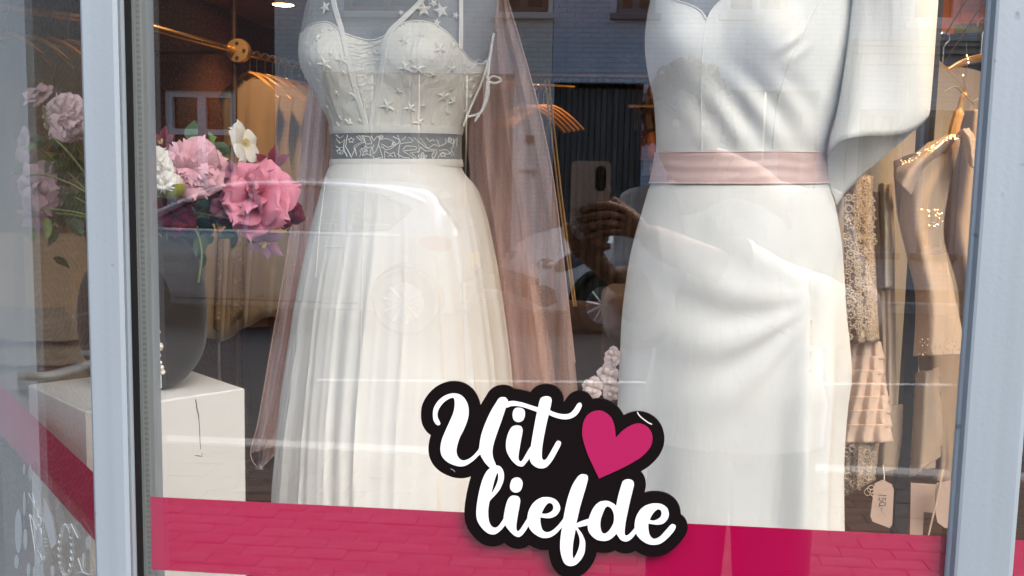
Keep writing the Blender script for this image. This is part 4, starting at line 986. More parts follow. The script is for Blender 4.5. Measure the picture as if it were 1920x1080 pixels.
# wide open sleeve hanging to the right
G = []
ns, nth = 40, 64
for i in range(ns):
    s = i / (ns - 1); row = []
    for j in range(nth):
        th = 2 * math.pi * j / nth; fr_ = math.sin(th)      # front: +1
        # axis runs down from the shoulder; the cut end slants: front short, back long
        side_ = 258 - 41 * math.cos(th); yend = (255 * fr_ + side_ * (1 - fr_)) if fr_ > 0 else side_ - fr_ * (90 - 60 * math.cos(th))
        py = -230 + (yend + 230) * s
        xl = np.interp(py, [-230, -100, 0, 97, 180, 230, 262, 300, 345, 400], [1570, 1592, 1601, 1590, 1577, 1567, 1557, 1553, 1552, 1572])
        xr = np.interp(py, [-230, -160, 0, 130, 215, 292, 345, 400], [1655, 1715, 1757, 1748, 1741, 1700, 1648, 1560])
        cx, hw_ = (xl + xr) / 2, max(4, (xr - xl) / 2)
        fold = 1 + .03 * math.sin(5 * th + 2.2 * s) * s
        Yp = .58 - fr_ * .075 * (.4 + .6 * s) * fold + .01 * math.sin(3 * th + 4 * s) * s
        row.append(tuple(at(cx + hw_ * math.cos(th), py, Yp)))
    G.append(row)
slv = MB().grid(G, cv=True).build('sleeve', cloth('warm_white_crepe', (.76, .755, .715), .65, 900, .14, .35, 10), g2); solid(slv, .0018, 1)
# ================================================================== the sign on the glass
def A6(pts, ox, oy, s=6.0): return [(ox + x / s, oy + y / s) for x, y in pts]
zA = lambda p: A6(p, 790, 710); zB = lambda p: A6(p, 880, 860); zC = lambda p: A6(p, 980, 900); zD = lambda p: A6(p, 1060, 740, 8.0)
LET = [
 [zA([(135,460),(130,400),(140,330),(185,255),(250,200),(320,172),(380,168),(440,185),(490,230),(520,290),(532,350),(528,430),(505,510),(470,590),(430,670),(400,770),(395,830),(410,880),(440,912),(480,922),(530,905),(580,870),(630,815),(650,780),(655,740),(675,630),(720,500),(780,370),(840,270),(870,225),(905,210),(945,215),(970,240),(970,262),(950,330),(900,480),(850,620),(812,740),(800,830),(810,900),(838,970),(850,1010),(825,1030),(780,1012),(720,950),(675,880),(658,855),(600,910),(540,955),(490,980),(430,987),(360,970),(290,935),(240,885),(218,830),(215,770),(230,690),(265,600),(310,500),(350,410),(370,340),(375,270),(368,225),(350,215),(310,228),(255,265),(210,320),(185,375),(182,430),(200,475),(212,505),(205,520),(180,522),(155,500)])],
 [zA([(1085,328),(1130,335),(1160,360),(1165,410),(1150,460),(1115,485),(1080,488),(1045,470),(1028,430),(1030,375),(1050,340)]), zA([(1075,528),(1115,535),(1138,570),(1135,620),(1120,700),(1105,790),(1093,870),(1095,910),(1110,932),(1130,925),(1165,870),(1225,770),(1235,800),(1225,880),(1180,945),(1150,980),(1115,988),(1070,970),(1010,910),(970,840),(953,780),(955,700),(975,620),(1005,560),(1035,535)])],
 [zA([(1390,200),(1440,205),(1465,235),(1460,290),(1446,358),(1446,358),(1490,378),(1560,398),(1620,402),(1670,390),(1710,355),(1745,300),(1765,278),(1790,275),(1806,300),(1795,335),(1760,395),(1710,435),(1650,455),(1580,455),(1500,435),(1434,406),(1434,406),(1415,480),(1390,600),(1365,740),(1355,850),(1362,905),(1380,918),(1405,905),(1440,850),(1490,760),(1520,710),(1545,702),(1568,715),(1568,745),(1530,820),(1480,910),(1430,975),(1390,1003),(1340,1010),(1290,995),(1240,955),(1218,900),(1220,840),(1235,740),(1255,620),(1280,480),(1301,374),(1301,374),(1220,345),(1140,320),(1070,307),(1010,310),(965,325),(945,310),(960,268),(1010,253),(1070,257),(1150,275),(1240,305),(1313,326),(1313,326),(1325,270),(1345,220)])],
 [zB([(310,80),(350,95),(380,140),(390,200),(378,270),(340,350),(290,410),(235,470),(220,520),(212,590),(215,670),(232,740),(265,775),(300,778),(340,745),(398,660),(408,690),(402,745),(360,800),(310,840),(265,853),(210,840),(150,790),(100,720),(80,650),(80,560),(95,450),(120,330),(150,230),(190,150),(230,110),(270,85)]), zB([(315,160),(325,215),(305,290),(255,385),(262,330),(285,240)])],
 [zB([(530,215),(575,230),(598,270),(595,320),(570,365),(525,382),(485,370),(460,335),(460,285),(480,235)]), zB([(505,420),(550,430),(572,470),(565,530),(545,640),(530,740),(530,800),(545,820),(570,800),(610,740),(655,672),(668,700),(662,760),(620,830),(580,872),(545,880),(500,860),(440,800),(400,740),(385,680),(395,600),(415,510),(440,450),(470,425)])],
 [zB([(870,437),(940,450),(995,490),(1022,550),(1010,600),(970,645),(910,668),(850,668),(800,660),(800,660),(800,720),(815,790),(845,825),(890,830),(940,805),(1000,750),(1065,672),(1070,720),(1050,760),(980,840),(920,880),(860,893),(800,885),(730,845),(680,790),(655,720),(655,640),(680,560),(730,490),(800,445)]), zB([(815,615),(840,560),(870,515),(905,498),(935,515),(945,555),(925,595),(880,620),(840,625)])],
 [zB([(1280,180),(1320,188),(1335,220),(1320,290),(1285,410),(1245,550),(1215,680),(1202,732),(1202,732),(1270,705),(1360,680),(1365,735),(1240,770),(1215,775),(1260,840),(1295,910),(1305,970),(1295,1060),(1260,1130),(1210,1185),(1150,1208),(1090,1195),(1050,1140),(1025,1040),(1022,940),(1035,820),(1060,660),(1100,470),(1150,320),(1205,225),(1245,185)]), zB([(1200,800),(1235,880),(1240,960),(1215,1050),(1170,1125),(1162,1040),(1170,940),(1185,860)])],
 [zC([(1180,-5),(1235,10),(1252,45),(1240,110),(1210,230),(1180,370),(1155,500),(1148,590),(1155,625),(1175,628),(1210,600),(1270,538),(1285,570),(1275,600),(1230,655),(1190,685),(1150,692),(1100,670),(1055,605),(1055,605),(1010,650),(960,680),(900,686),(830,670),(770,620),(735,560),(735,480),(760,390),(800,310),(850,260),(910,240),(970,245),(1020,270),(1052,295),(1052,295),(1075,180),(1110,60),(1130,15)]), zC([(960,298),(1000,325),(1025,390),(1025,470),(1000,530),(960,585),(920,608),(890,590),(875,530),(878,450),(900,380),(930,315)])],
 [zC([(1500,268),(1570,280),(1625,320),(1645,380),(1630,440),(1580,490),(1510,503),(1450,495),(1415,490),(1415,490),(1415,550),(1430,620),(1460,660),(1500,665),(1550,635),(1610,570),(1665,510),(1690,502),(1718,515),(1720,540),(1690,590),(1620,665),(1550,715),(1480,730),(1410,720),(1340,680),(1285,620),(1260,550),(1265,460),(1300,370),(1360,305),(1430,275)]), zC([(1432,450),(1455,395),(1490,350),(1525,330),(1555,345),(1562,385),(1545,425),(1500,455),(1460,462)])],
]
HEART = zD([(490,240),(560,250),(630,290),(690,350),(725,430),(745,520),(757,645),(757,645),(850,550),(950,480),(1050,440),(1130,438),(1210,470),(1270,530),(1305,620),(1300,720),(1260,810),(1190,890),(1090,970),(860,1098),(520,1252),(500,1245),(410,1060),(330,880),(270,690),(252,560),(270,420),(320,320),(400,260)])
def contours(Fd, xs, ys):
    """Marching squares at zero -> closed loops."""
    seg = {}
    H, W = Fd.shape
    ins = Fd < 0
    def ip(a, b):
        (i, j), (k, l) = a, b; t = Fd[i, j] / (Fd[i, j] - Fd[k, l]); return (a, b), (xs[j] + (xs[l] - xs[j]) * t, ys[i] + (ys[k] - ys[i]) * t)
    pts = {}
    mixed = np.argwhere((ins[:-1, :-1].astype(int) + ins[1:, :-1] + ins[:-1, 1:] + ins[1:, 1:]) % 4 != 0)
    nxt = {}
    for i, j in mixed:
        c = [(i, j), (i, j + 1), (i + 1, j + 1), (i + 1, j)]; cr_ = []
        for k in range(4):
            a, b = c[k], c[(k + 1) % 4]
            if ins[a] != ins[b]:
                a2, b2 = (a, b) if a < b else (b, a); key, p = ip(a2, b2); pts[key] = p; cr_.append((key, bool(ins[a])))
        outs = [k for k, s in cr_ if s]; inn = [k for k, s in cr_ if not s]
        for a, b in zip(outs, inn): nxt[a] = b
    loops = []; used = set()
    for k in list(nxt):
        if k in used: continue
        lp_ = []; q = k
        while q not in used and q in nxt: used.add(q); lp_.append(pts[q]); q = nxt[q]
        if len(lp_) > 8: loops.append(lp_)
    return loops
def fill(name, loops, Y0, Y1_, mt, parent):
    """A flat plate with the given pixel outlines, from Y0 back to Y1; an outline inside another is a hole."""
    from mathutils.geometry import tessellate_polygon
    cl = []
    for lp_ in loops:
        ded = [lp_[0]]
        for q in lp_[1:]:
            if abs(q[0] - ded[-1][0]) + abs(q[1] - ded[-1][1]) > .2: ded.append(q)
        if abs(ded[0][0] - ded[-1][0]) + abs(ded[0][1] - ded[-1][1]) < .2: ded.pop()
        cl.append([(float(a), float(b)) for a, b in ded])
    groups = [[cl[0]]]
    for l in cl[1:]:
        xs_ = [p[0] for p in cl[0]]; ys_ = [p[1] for p in cl[0]]
        inside = min(xs_) < l[0][0] < max(xs_) and min(ys_) < l[0][1] < max(ys_)
        if inside: groups[0].append(l)
        else: groups.append([l])
    mb = MB()
    for g in groups:
        tri = tessellate_polygon([[Vector((a, -b, 0)) for a, b in l] for l in g]); pts = [p for l in g for p in l]; n = len(pts)
        v = [at(a, b, Y0) for a, b in pts]; vb = [Vector((p.x, Y1_, p.z)) for p in v]
        f = []
        for t in tri:
            a, b, c = (v[i] for i in t); nn = (b - a).cross(c - a)
            f.append(tuple(t) if nn.y < 0 else tuple(t[::-1]))
        o = 0
        for l in g:
            m_ = len(l); f += [(o + i, o + (i + 1) % m_, n + o + (i + 1) % m_, n + o + i) for i in range(m_)]; o += m_
        mb.add(list(v) + vb, f)
    return mb.build(name, mt, parent, False)
SBLACK = mat('sign_black', (.0045, .003, .0035), .6, spec=.05)
SWHITE = mat('sign_white', (.60, .62, .68), .6, spec=.2)
SPINK = mat('sign_pink', (.27, .006, .066), .6, spec=.2)
loops_all = [[cr(l, 6, True) for l in L_] for L_ in LET]; heartl = cr(HEART, 8, True)
bp_ = np.concatenate([l for L_ in loops_all for l in L_[:1]] + [L_[1] for L_ in loops_all if len(L_) > 1] + [heartl])
bp_ = bp_[::2]
xs = np.arange(770, 1310, 1.5); ys = np.arange(690, 1110, 1.5); XX, YY = np.meshgrid(xs, ys)
D2 = np.full(XX.shape, 1e9)
for q in bp_: D2 = np.minimum(D2, (XX - q[0]) ** 2 + (YY - q[1]) ** 2)
Fd = np.sqrt(D2) - 22.5
# fill the inside: anything enclosed counts as board
lps = contours(Fd, xs, ys)
area = lambda l: abs(sum(l[i - 1][0] * l[i][1] - l[i][0] * l[i - 1][1] for i in range(len(l)))) / 2
lps = [max(lps, key=area)]
sgc = at(1040, 900, -.004)
sign = thing('shop_sign', 'black cut out sign with white script words and a pink heart stuck on the glass', 'sign', sgc)
fill('board', lps, -.0042, -.0006, SBLACK, sign)
for k, L_ in enumerate(loops_all):
    fill('letter', L_, -.0052 - .00008 * k, -.0043, SWHITE, sign)
fill('heart', [heartl], -.0054, -.0043, SPINK, sign)
MB().tube([at(*p, -.0047) for p in cr(zD([(1080, 258), (1095, 295), (1140, 345), (1200, 390), (1250, 425), (1300, 447)]), 5)], [.0003] + [.0006] * 24 + [.0004], 5).build('scratch', mat('scratched_edge', (.5, .48, .47), .5), sign)
MB().tube([at(*p, -.0045) for p in cr(zA([(330, 1015), (360, 1030), (378, 1050)]), 4)], .0005, 5).build('scratch', mat('scuff', (.1, .1, .1), .5), sign)

# ================================================================== drawings on the slanted pane
CHALK = mat('chalk_marker', (.40, .45, .48), .8)
dz = lambda x, y: (x / 4.5, 840 + y / 4.5)
def doodle(paths, r=.0006):
    mb = MB()
    for p in paths: mb.tube([at_pane(*dz(*q), .0012) for q in p], r, 4)
    return mb
wre = []
for k in range(22):
    q0 = 2 * math.pi * k / 22; cx, cy = 548, 862
    wre.append([(cx + 48 * math.cos(q0), cy + 205 * math.sin(q0)), (cx + 60 * math.cos(q0 + .12), cy + 222 * math.sin(q0 + .12)), (cx + 50 * math.cos(q0 + .25), cy + 208 * math.sin(q0 + .25))])
doodle(wre, .0007).build('drawn_wreath', CHALK, sw)
doodle([[(316, 500), (322, 578), (338, 590)], [(337 + 13 * math.cos(q), 628 + 38 * math.sin(q)) for q in np.linspace(0, 6.28, 14)], [(344, 676), (354, 735), (367, 672)], [(384, 770), (362, 762), (370, 826), (388, 830)], [(366, 795), (382, 798)], [(371, 856), (372, 866)], [(373, 884), (374, 894)], [(376, 912), (377, 922)]], .0006).build('drawn_word', CHALK, sw)
doodle([[(315, 850), (345, 830), (366, 950), (338, 985), (315, 850), (366, 950)], [(345, 830), (325, 920), (338, 985)]], .0006).build('drawn_envelope', CHALK, sw)
doodle([[(250, 560), (300, 890), (312, 690), (258, 565)], [(240, 380), (300, 500)], [(270, 380), (296, 470)], [(250, 400), (270, 440)]], .0005).build('drawn_leaf', CHALK, sw)
lf = MB()
for (cx, cy, a, b) in ((205, 470, 12, 105), (325, 330, 14, 70), (255, 210, 14, 70), (205, 180, 12, 50), (155, 700, 30, 190), (215, 770, 18, 90), (240, 1030, 16, 60), (290, 1045, 14, 50), (740, 800, 16, 55), (440, 1040, 12, 50), (140, 960, 20, 60)):
    n = 14; q = [at_pane(*dz(cx + a * math.cos(t), cy + b * math.sin(t)), .0008) for t in np.linspace(0, 2 * math.pi, n + 1)[:-1]]
    c = at_pane(*dz(cx, cy), .0016); lf.add(q + [c], [(i, (i + 1) % n, n) for i in range(n)])
lf.add([at_pane(*dz(*q), .0008) for q in ((365, 420), (440, 590), (475, 800), (430, 850), (370, 610))], [(0, 1, 2, 3, 4)])
lf.build('drawn_leaf', sheer('pale_marker', (.5, .56, .6), .45), sw)
doodle([[(480, 455), (465, 520)], [(600, 640), (660, 760)], [(660, 930), (700, 1050), (750, 1070)], [(700, 890), (705, 1010)], [(690, 1050), (640, 1060)]], .0007).build('drawn_twig', CHALK, sw)

# ================================================================== plinth, dark bust and its pearls
PZ = at(160, 772, .30).z
pf = at(160, 772, .30)
def on_z(px, py, z):
    d = ray(px, py); t = (z - CAM[2]) / d[2]; return Vector(CAM + d * t)
pr, pl, pb = on_z(458, 728, PZ), on_z(80, 712, PZ), on_z(366, 688, PZ)
e1 = (pr - pf); e2 = Vector((-e1.y, e1.x, 0)).normalized() * ((pl - pf).length + (pb - pr).length) / 2
plinth = thing('plinth', 'white painted plinth with a cracked front beneath the dark bust', 'plinth', ((pf + pr) / 2 + e2 / 2) * 1.0)
plinth.location.z = .45
c4 = [pf, pf + e1, pf + e1 + e2, pf + e2]
WH = mat('plinth_white', (.66, .645, .625), .55, var=.03, vs=5, bump=.05, bs=120)
mb = MB(); rings = []
for (z, i) in ((.4505, .0), (PZ - .002, 0), (PZ, .002)):
    c0 = sum(c4, Vector()) / 4; rings.append([tuple(Vector(((c - c0) * (1 - i / .12) + c0).to_tuple()[:2] + (z,))) for c in c4])
mb.grid(rings, cv=True); mb.f.append((8, 9, 10, 11)); mb.build('block', WH, plinth, False)
nf = Vector((e1.y, -e1.x, 0)).normalized()
def on_face(px, py, off=.0004):
    r = Vector(ray(px, py)); c = Vector(CAM); k = (pf + nf * off - c).dot(nf) / r.dot(nf); return c + r * k
MB().tube([on_face(*p) for p in cr([(367, 749), (369, 765), (372, 778), (374, 800), (375, 825), (376, 842)], 5)], [.0009] * 12 + [.0005] * 14, 4).tube([on_face(*p) for p in [(366, 854), (374, 855), (378, 857), (379, 850)]], .0005, 4).build('crack', mat('crack_dark', (.10, .09, .085), .9), plinth)
LINEN = cloth('dark_linen', (.024, .018, .016), .9, 420, .5, 0)
bc = sum(c4, Vector()) / 4
YB = bc.y - .005
rowsN = [(418, 246, 282), (432, 226, 310), (450, 205, 345), (480, 182, 368), (520, 160, 380), (560, 151, 384), (600, 150, 385), (640, 155, 383), (670, 166, 374), (695, 185, 358), (712, 205, 342), (722, 220, 326)]
bust = thing('jewellery_bust', 'dark brown linen display bust on the white plinth', 'bust', (bc.x, YB, PZ))
GN = pxloft(rowsN, YB, .62, 64, 5)
zmin = min(p[2] for p in GN[-1]); sh_ = PZ + .001 - zmin
GN = [[(x, y, z + sh_) for x, y, z in r_] for r_ in GN]
mb = MB().grid(GN, cv=True); mb.f.append(tuple(range(64))); mb.f.append(tuple(len(mb.v) - 64 + k for k in range(64))); mb.build('form', LINEN, bust)
bvN = bvh_of(GN)
PEARL = mat('pearl', (.72, .66, .58), .25, coat=.5)
neckl = thing('pearl_necklace', 'pearl necklace with a small white price tag hanging on the dark bust', 'necklace', cast(bvN, 290, 640, .004)[0])
pearlm = MB().lathe([(.0001, .0035), (.0025, .0025), (.0035, 0), (.0025, -.0025), (.0001, -.0035)], (0, 0, 0), 10).mesh('pearl'); pearlm.materials.append(PEARL)
for (x, y, s) in [(243, 470, 1), (250, 492, 1), (257, 514, 1), (264, 535, 1), (271, 556, 1), (278, 576, 1), (284, 594, 1), (290, 608, 1), (295, 622, 1.5), (297, 636, .8), (298, 649, 2.0), (298, 665, 1), (301, 678, .8), (303, 687, 1.1), (305, 695, 1.2), (295, 655, .9)]:
    p = cast(bvN, x, y, .003)[0]
    if p is not None: link('pearl', pearlm, None, neckl, Matrix.Translation(p - neckl.location) @ Matrix.Scale(s, 4))
p0, p1 = cast(bvN, 296, 670, .003)[0], cast(bvN, 299, 700, .004)[0]
MB().tube([p0, p0.lerp(p1, .5) + Vector((.001, -.001, 0)), p1], .0008, 5).build('tag_string', THREAD, neckl)
q = [cast(bvN, x, y, .006)[0] for x, y in ((296, 703), (304, 702), (304, 712), (302, 722))]
tq = p1 + Vector((0, -.002, 0))
MB().box((tq.x - .0025, tq.y - .0006, tq.z - .018), (tq.x + .004, tq.y, tq.z + .001)).build('price_tag', WHITEP, neckl, False)

# ================================================================== silk flowers on the bust
def petal_mesh(name, mt, wid=.8, cup=.5, curl=.25, ruf=.06, tip=.0, seed=0, nu=9, nv=8):
    rr = random.Random(seed); ph = rr.uniform(0, 6); G = []
    for i in range(nu):
        t = i / (nu - 1); w_ = wid * .5 * (math.sin(math.pi * .5 * min(1, t * 1.25 + .08)) ** 1.1) * math.sqrt(max(0.0, 1 - (max(0, t - .45) / .56) ** 2.6)) + .004
        if tip: w_ *= (1 - t ** 3 * tip)
        row = []
        for j in range(nv):
            s = j / (nv - 1) * 2 - 1
            e_ = t ** 3 * ruf * math.sin(s * 6 + ph) + .04 * t * abs(s) ** 2 * math.sin(9 * s + ph)
            row.append((s * w_, cup * (s * w_) ** 2 * 2.0 + curl * (math.sin(t * math.pi * .9) * .9 - t ** 2 * 1.0) * -.6 + e_ * .6, t - .10 * (s * s) * t + e_ * .4))
        G.append(row)
    me = MB().grid(G).mesh(name); me.materials.append(mt); return me
def petal_mat(name, base, tipc, mid=.5):
    m, t, b = nodes(name); N = t.nodes; L = t.links; b.inputs['Roughness'].default_value = .65; b.inputs['Sheen Weight'].default_value = .2
    b.inputs['Specular IOR Level'].default_value = .25
    tc = N.new('ShaderNodeTexCoord'); sp_ = N.new('ShaderNodeSeparateXYZ'); L.new(tc.outputs['Generated'], sp_.inputs[0])
    nz = N.new('ShaderNodeTexNoise'); nz.inputs['Scale'].default_value = 7; mp = N.new('ShaderNodeMapping'); mp.inputs['Scale'].default_value = (5, 1, .5); L.new(tc.outputs['Generated'], mp.inputs[0]); L.new(mp.outputs[0], nz.inputs[0])
    ad = N.new('ShaderNodeMath'); ad.operation = 'MULTIPLY_ADD'; ad.inputs[1].default_value = .4; L.new(nz.outputs[0], ad.inputs[0]); L.new(sp_.outputs[2], ad.inputs[2])
    rp = N.new('ShaderNodeValToRGB'); e = rp.color_ramp.elements; e[0].position = .25; e[0].color = (*base, 1); e[1].position = 1.1 if False else .98; e[1].color = (*tipc, 1); L.new(ad.outputs[0], rp.inputs[0]); L.new(rp.outputs[0], b.inputs['Base Color'])
    tl = N.new('ShaderNodeBsdfTranslucent'); L.new(rp.outputs[0], tl.inputs[0]); ms = N.new('ShaderNodeMixShader'); ms.inputs[0].default_value = .2
    out = N['Material Output']; L.new(b.outputs[0], ms.inputs[1]); L.new(tl.outputs[0], ms.inputs[2]); L.new(ms.outputs[0], out.inputs[0])
    return m
PM = {'mauve': petal_mat('mauve_petal', (.42, .10, .19), (.70, .40, .47)), 'rose': petal_mat('rose_petal', (.52, .05, .13), (.71, .27, .37)), 'palepink': petal_mat('pale_pink_petal', (.62, .38, .46), (.66, .50, .56)),
      'white': petal_mat('white_petal', (.70, .64, .52), (.74, .72, .68)), 'wine': petal_mat('wine_petal', (.10, .006, .018), (.16, .012, .03)), 'lilac': petal_mat('lilac_petal', (.35, .10, .2), (.50, .26, .38)), 'green': petal_mat('green_sepal', (.22, .26, .02), (.30, .32, .05)), 'dusty': petal_mat('dusty_petal', (.36, .20, .25), (.45, .30, .34)), 'blush': petal_mat('blush_petal', (.62, .42, .40), (.74, .62, .60))}
LEAF = mat('silk_leaf', (.035, .075, .03), .55, var=.35, vs=18); LEAF2 = mat('light_leaf', (.16, .22, .06), .55, var=.3, vs=18); STEMM = mat('flower_stem', (.12, .15, .05), .6); STAM = mat('stamen', (.62, .52, .22), .7)
PMESH = {}
def pmesh(c, kind, k):
    key = (c, kind, k)
    if key not in PMESH:
        a = {'round': dict(wid=.95, cup=.9, curl=.45, ruf=.08), 'ruffle': dict(wid=1.0, cup=1.1, curl=.45, ruf=.14), 'long': dict(wid=.55, cup=.3, curl=.12, ruf=.03, tip=.5), 'wide': dict(wid=1.05, cup=.25, curl=.2, ruf=.12)}[kind]
        PMESH[key] = petal_mesh('petal', PM[c], seed=k * 7 + len(PMESH), **a)
    return PMESH[key]
def flower(label, px, py, Y, rpx, face, layers, stem_to=None, name='flower', sepals=None, stamens=0, group=None, seed=1):
    """layers: (count, tilt deg, size, petal colour, petal kind)."""
    rr = random.Random(seed); c = at(px, py, Y); rad = (at(px + rpx, py, Y) - c).length
    t = thing(name, label, 'flower', c, group)
    fm = Vector(face).normalized().to_track_quat('Z', 'Y').to_matrix().to_4x4()
    for li, (n, tilt, size, colr, kind) in enumerate(layers):
        for k in range(n):
            az = 2 * math.pi * (k + .37 * li) / n + rr.uniform(-.18, .18)
            M_ = fm @ Matrix.Rotation(az, 4, 'Z') @ Matrix.Rotation(-R(tilt + rr.uniform(-9, 9)), 4, 'X') @ Matrix.Rotation(rr.uniform(-.2, .2), 4, 'Z') @ Matrix.Scale(rad * size * rr.uniform(.88, 1.12), 4)
            link('petal', pmesh(colr, kind, (k + li) % 3), None, t, M_)
    if stamens:
        mb = MB()
        for k in range(stamens):
            d = fm @ Vector((rr.gauss(0, .32), rr.gauss(0, .32), 1)).normalized() * rad * rr.uniform(.28, .42)
            mb.tube([c, c + d * .6, c + d], [rad * .012, rad * .012, rad * .03], 4)
        mb.build('stamens', STAM, t)
    if stem_to is not None:
        s = at(*stem_to); bk = (fm @ Vector((0, 0, -1))) * rad * .5
        MB().tube(cr([tuple(c), tuple(c + bk), tuple((c + s) / 2 + Vector((0, .01, .01))), tuple(s)], 6), .0016, 6).build('stem', STEMM, t)
    return t
FG = 'silk flowers arranged on the dark bust'
core = (265, 425, YB)
def sph(*L): return list(L)
peony = lambda c, c2=None: [(7, 82, .92, c, 'wide'), (8, 66, .95, c, 'round'), (9, 52, .95, c, 'round'), (9, 40, .92, c2 or c, 'ruffle'), (9, 29, .88, c2 or c, 'ruffle'), (8, 18, .82, c2 or c, 'ruffle'), (6, 8, .78, c2 or c, 'ruffle')]
flower('large mauve pink peony in full bloom above the green bud', 362, 318, .40, 62, (.25, -1, .1), peony('mauve'), (300, 420, YB), 'peony', group=FG, seed=2)
flower('coral pink rose with loose outer petals beside the tulle', 484, 372, .44, 70, (-.15, -1, .15), [(5, 92, 1.08, 'rose', 'wide'), (5, 70, 1.02, 'rose', 'wide'), (4, 48, 1.0, 'rose', 'wide'), (4, 30, .92, 'rose', 'wide'), (3, 14, .8, 'rose', 'wide')], (330, 425, YB), 'rose', group=FG, seed=3)
flower('white peony half hidden by the window frame', 288, 312, .37, 46, (-.2, -1, .1), peony('white'), (270, 420, YB), 'peony', group=FG, seed=4)
fb = flower('round white peony bud wrapped in green sepals', 318, 350, .36, 27, (.05, -1, .35), [(6, 20, 1.15, 'white', 'round'), (6, 8, 1.1, 'white', 'round'), (4, 2, 1.0, 'white', 'round')], (285, 425, YB), 'peony_bud', group=FG, seed=5)
bc_ = at(318, 350, .36); br = (at(345, 350, .36) - bc_).length
G = [[tuple(bc_ + Vector((rr_ * br * math.cos(q) * (1 + .04 * math.sin(4 * q)), rr_ * br * math.sin(q), h * br))) for q in np.linspace(0, 2 * math.pi, 25)[:-1]] for rr_, h in ((.05, -.85), (.5, -.75), (.85, -.42), (.98, -.05), (.9, .22))]
MB().grid(G, cv=True).build('sepal_cup', PM['green'], fb)
G = [[tuple(bc_ + Vector((rr_ * br * math.cos(q), rr_ * br * math.sin(q), h * br + .06 * br * math.sin(3 * q)))) for q in np.linspace(0, 2 * math.pi, 25)[:-1]] for rr_, h in ((.86, .0), (.85, .35), (.68, .68), (.35, .85), (.05, .9))]
MB().grid(G, cv=True).build('bud_heart', PM['white'], fb)
flower('white open flower seen from the side on a thin stem', 452, 268, .46, 46, (1, -.25, .25), [(5, 70, .95, 'white', 'wide')], (400, 330, .46), 'anemone', stamens=10, group=FG, seed=6)
flower('wine red clematis with cream stamens beside the tulle', 508, 312, .47, 42, (-.05, -1, .25), [(6, 80, .95, 'wine', 'long')], (440, 400, .46), 'clematis', stamens=34, group=FG, seed=8)
flower('lilac clematis drooping below the rose', 497, 452, .45, 42, (.1, -.8, -.5), [(6, 75, .95, 'lilac', 'long')], (440, 410, .46), 'clematis', stamens=26, group=FG, seed=9)
flower('small mauve lily between the peony and the rose', 436, 326, .45, 32, (.1, -.9, .35), [(6, 40, 1.0, 'lilac', 'long')], (400, 400, .46), 'lily', group=FG, seed=10)
flower('wine red flower half behind the coral rose', 536, 398, .48, 36, (.3, -1, 0), [(6, 75, 1, 'wine', 'round'), (5, 40, .8, 'wine', 'round')], (440, 420, .47), 'clematis', group=FG, seed=11)
flower('dark wine flower under the mauve peony', 330, 402, .42, 40, (0, -1, -.2), [(6, 78, 1, 'wine', 'round'), (6, 50, .85, 'wine', 'round')], (300, 425, YB), 'clematis', group=FG, seed=12)
flower('mauve rosebud below the mauve peony', 420, 388, .45, 34, (0, -1, -.3), [(6, 70, 1, 'wine', 'round'), (5, 35, .8, 'rose', 'round')], (330, 425, YB), 'rosebud', group=FG, seed=13)
flower('wine red flower at the upper left of the mauve peony', 305, 268, .45, 30, (-.1, -1, .3), [(6, 75, 1, 'wine', 'long')], (285, 400, YB), 'clematis', stamens=16, group=FG, seed=14)
flower('pale pink peony behind the slanted pane beside the corner post', 138, 222, .46, 52, (-.45, -1, .15), peony('palepink'), (235, 425, YB), 'peony', group=FG, seed=15)
flower('dusty mauve flower topmost behind the slanted pane', 76, 186, .50, 34, (-.3, -.6, .9), [(6, 70, 1, 'dusty', 'wide'), (6, 40, .85, 'dusty', 'round'), (4, 15, .7, 'dusty', 'round')], (225, 430, YB), 'peony', group=FG, seed=16)
flower('faded mauve flower with spread petals low behind the slanted pane', 72, 350, .50, 52, (-.3, -1, .1), [(7, 85, 1, 'dusty', 'wide'), (6, 60, .8, 'dusty', 'round'), (4, 30, .6, 'dusty', 'round')], (225, 430, YB), 'peony', group=FG, seed=17)
flower('pale flower with hanging petals lowest behind the slanted pane', 66, 408, .50, 36, (-.3, -1, -.5), [(6, 75, 1, 'dusty', 'long')], (225, 430, YB), 'clematis', group=FG, seed=18)
flower('grey white petals hanging left of the pale pink peony', 52, 275, .52, 36, (-.6, -1, .0), [(5, 70, 1, 'dusty', 'wide')], (225, 430, YB), 'anemone', group=FG, seed=19)
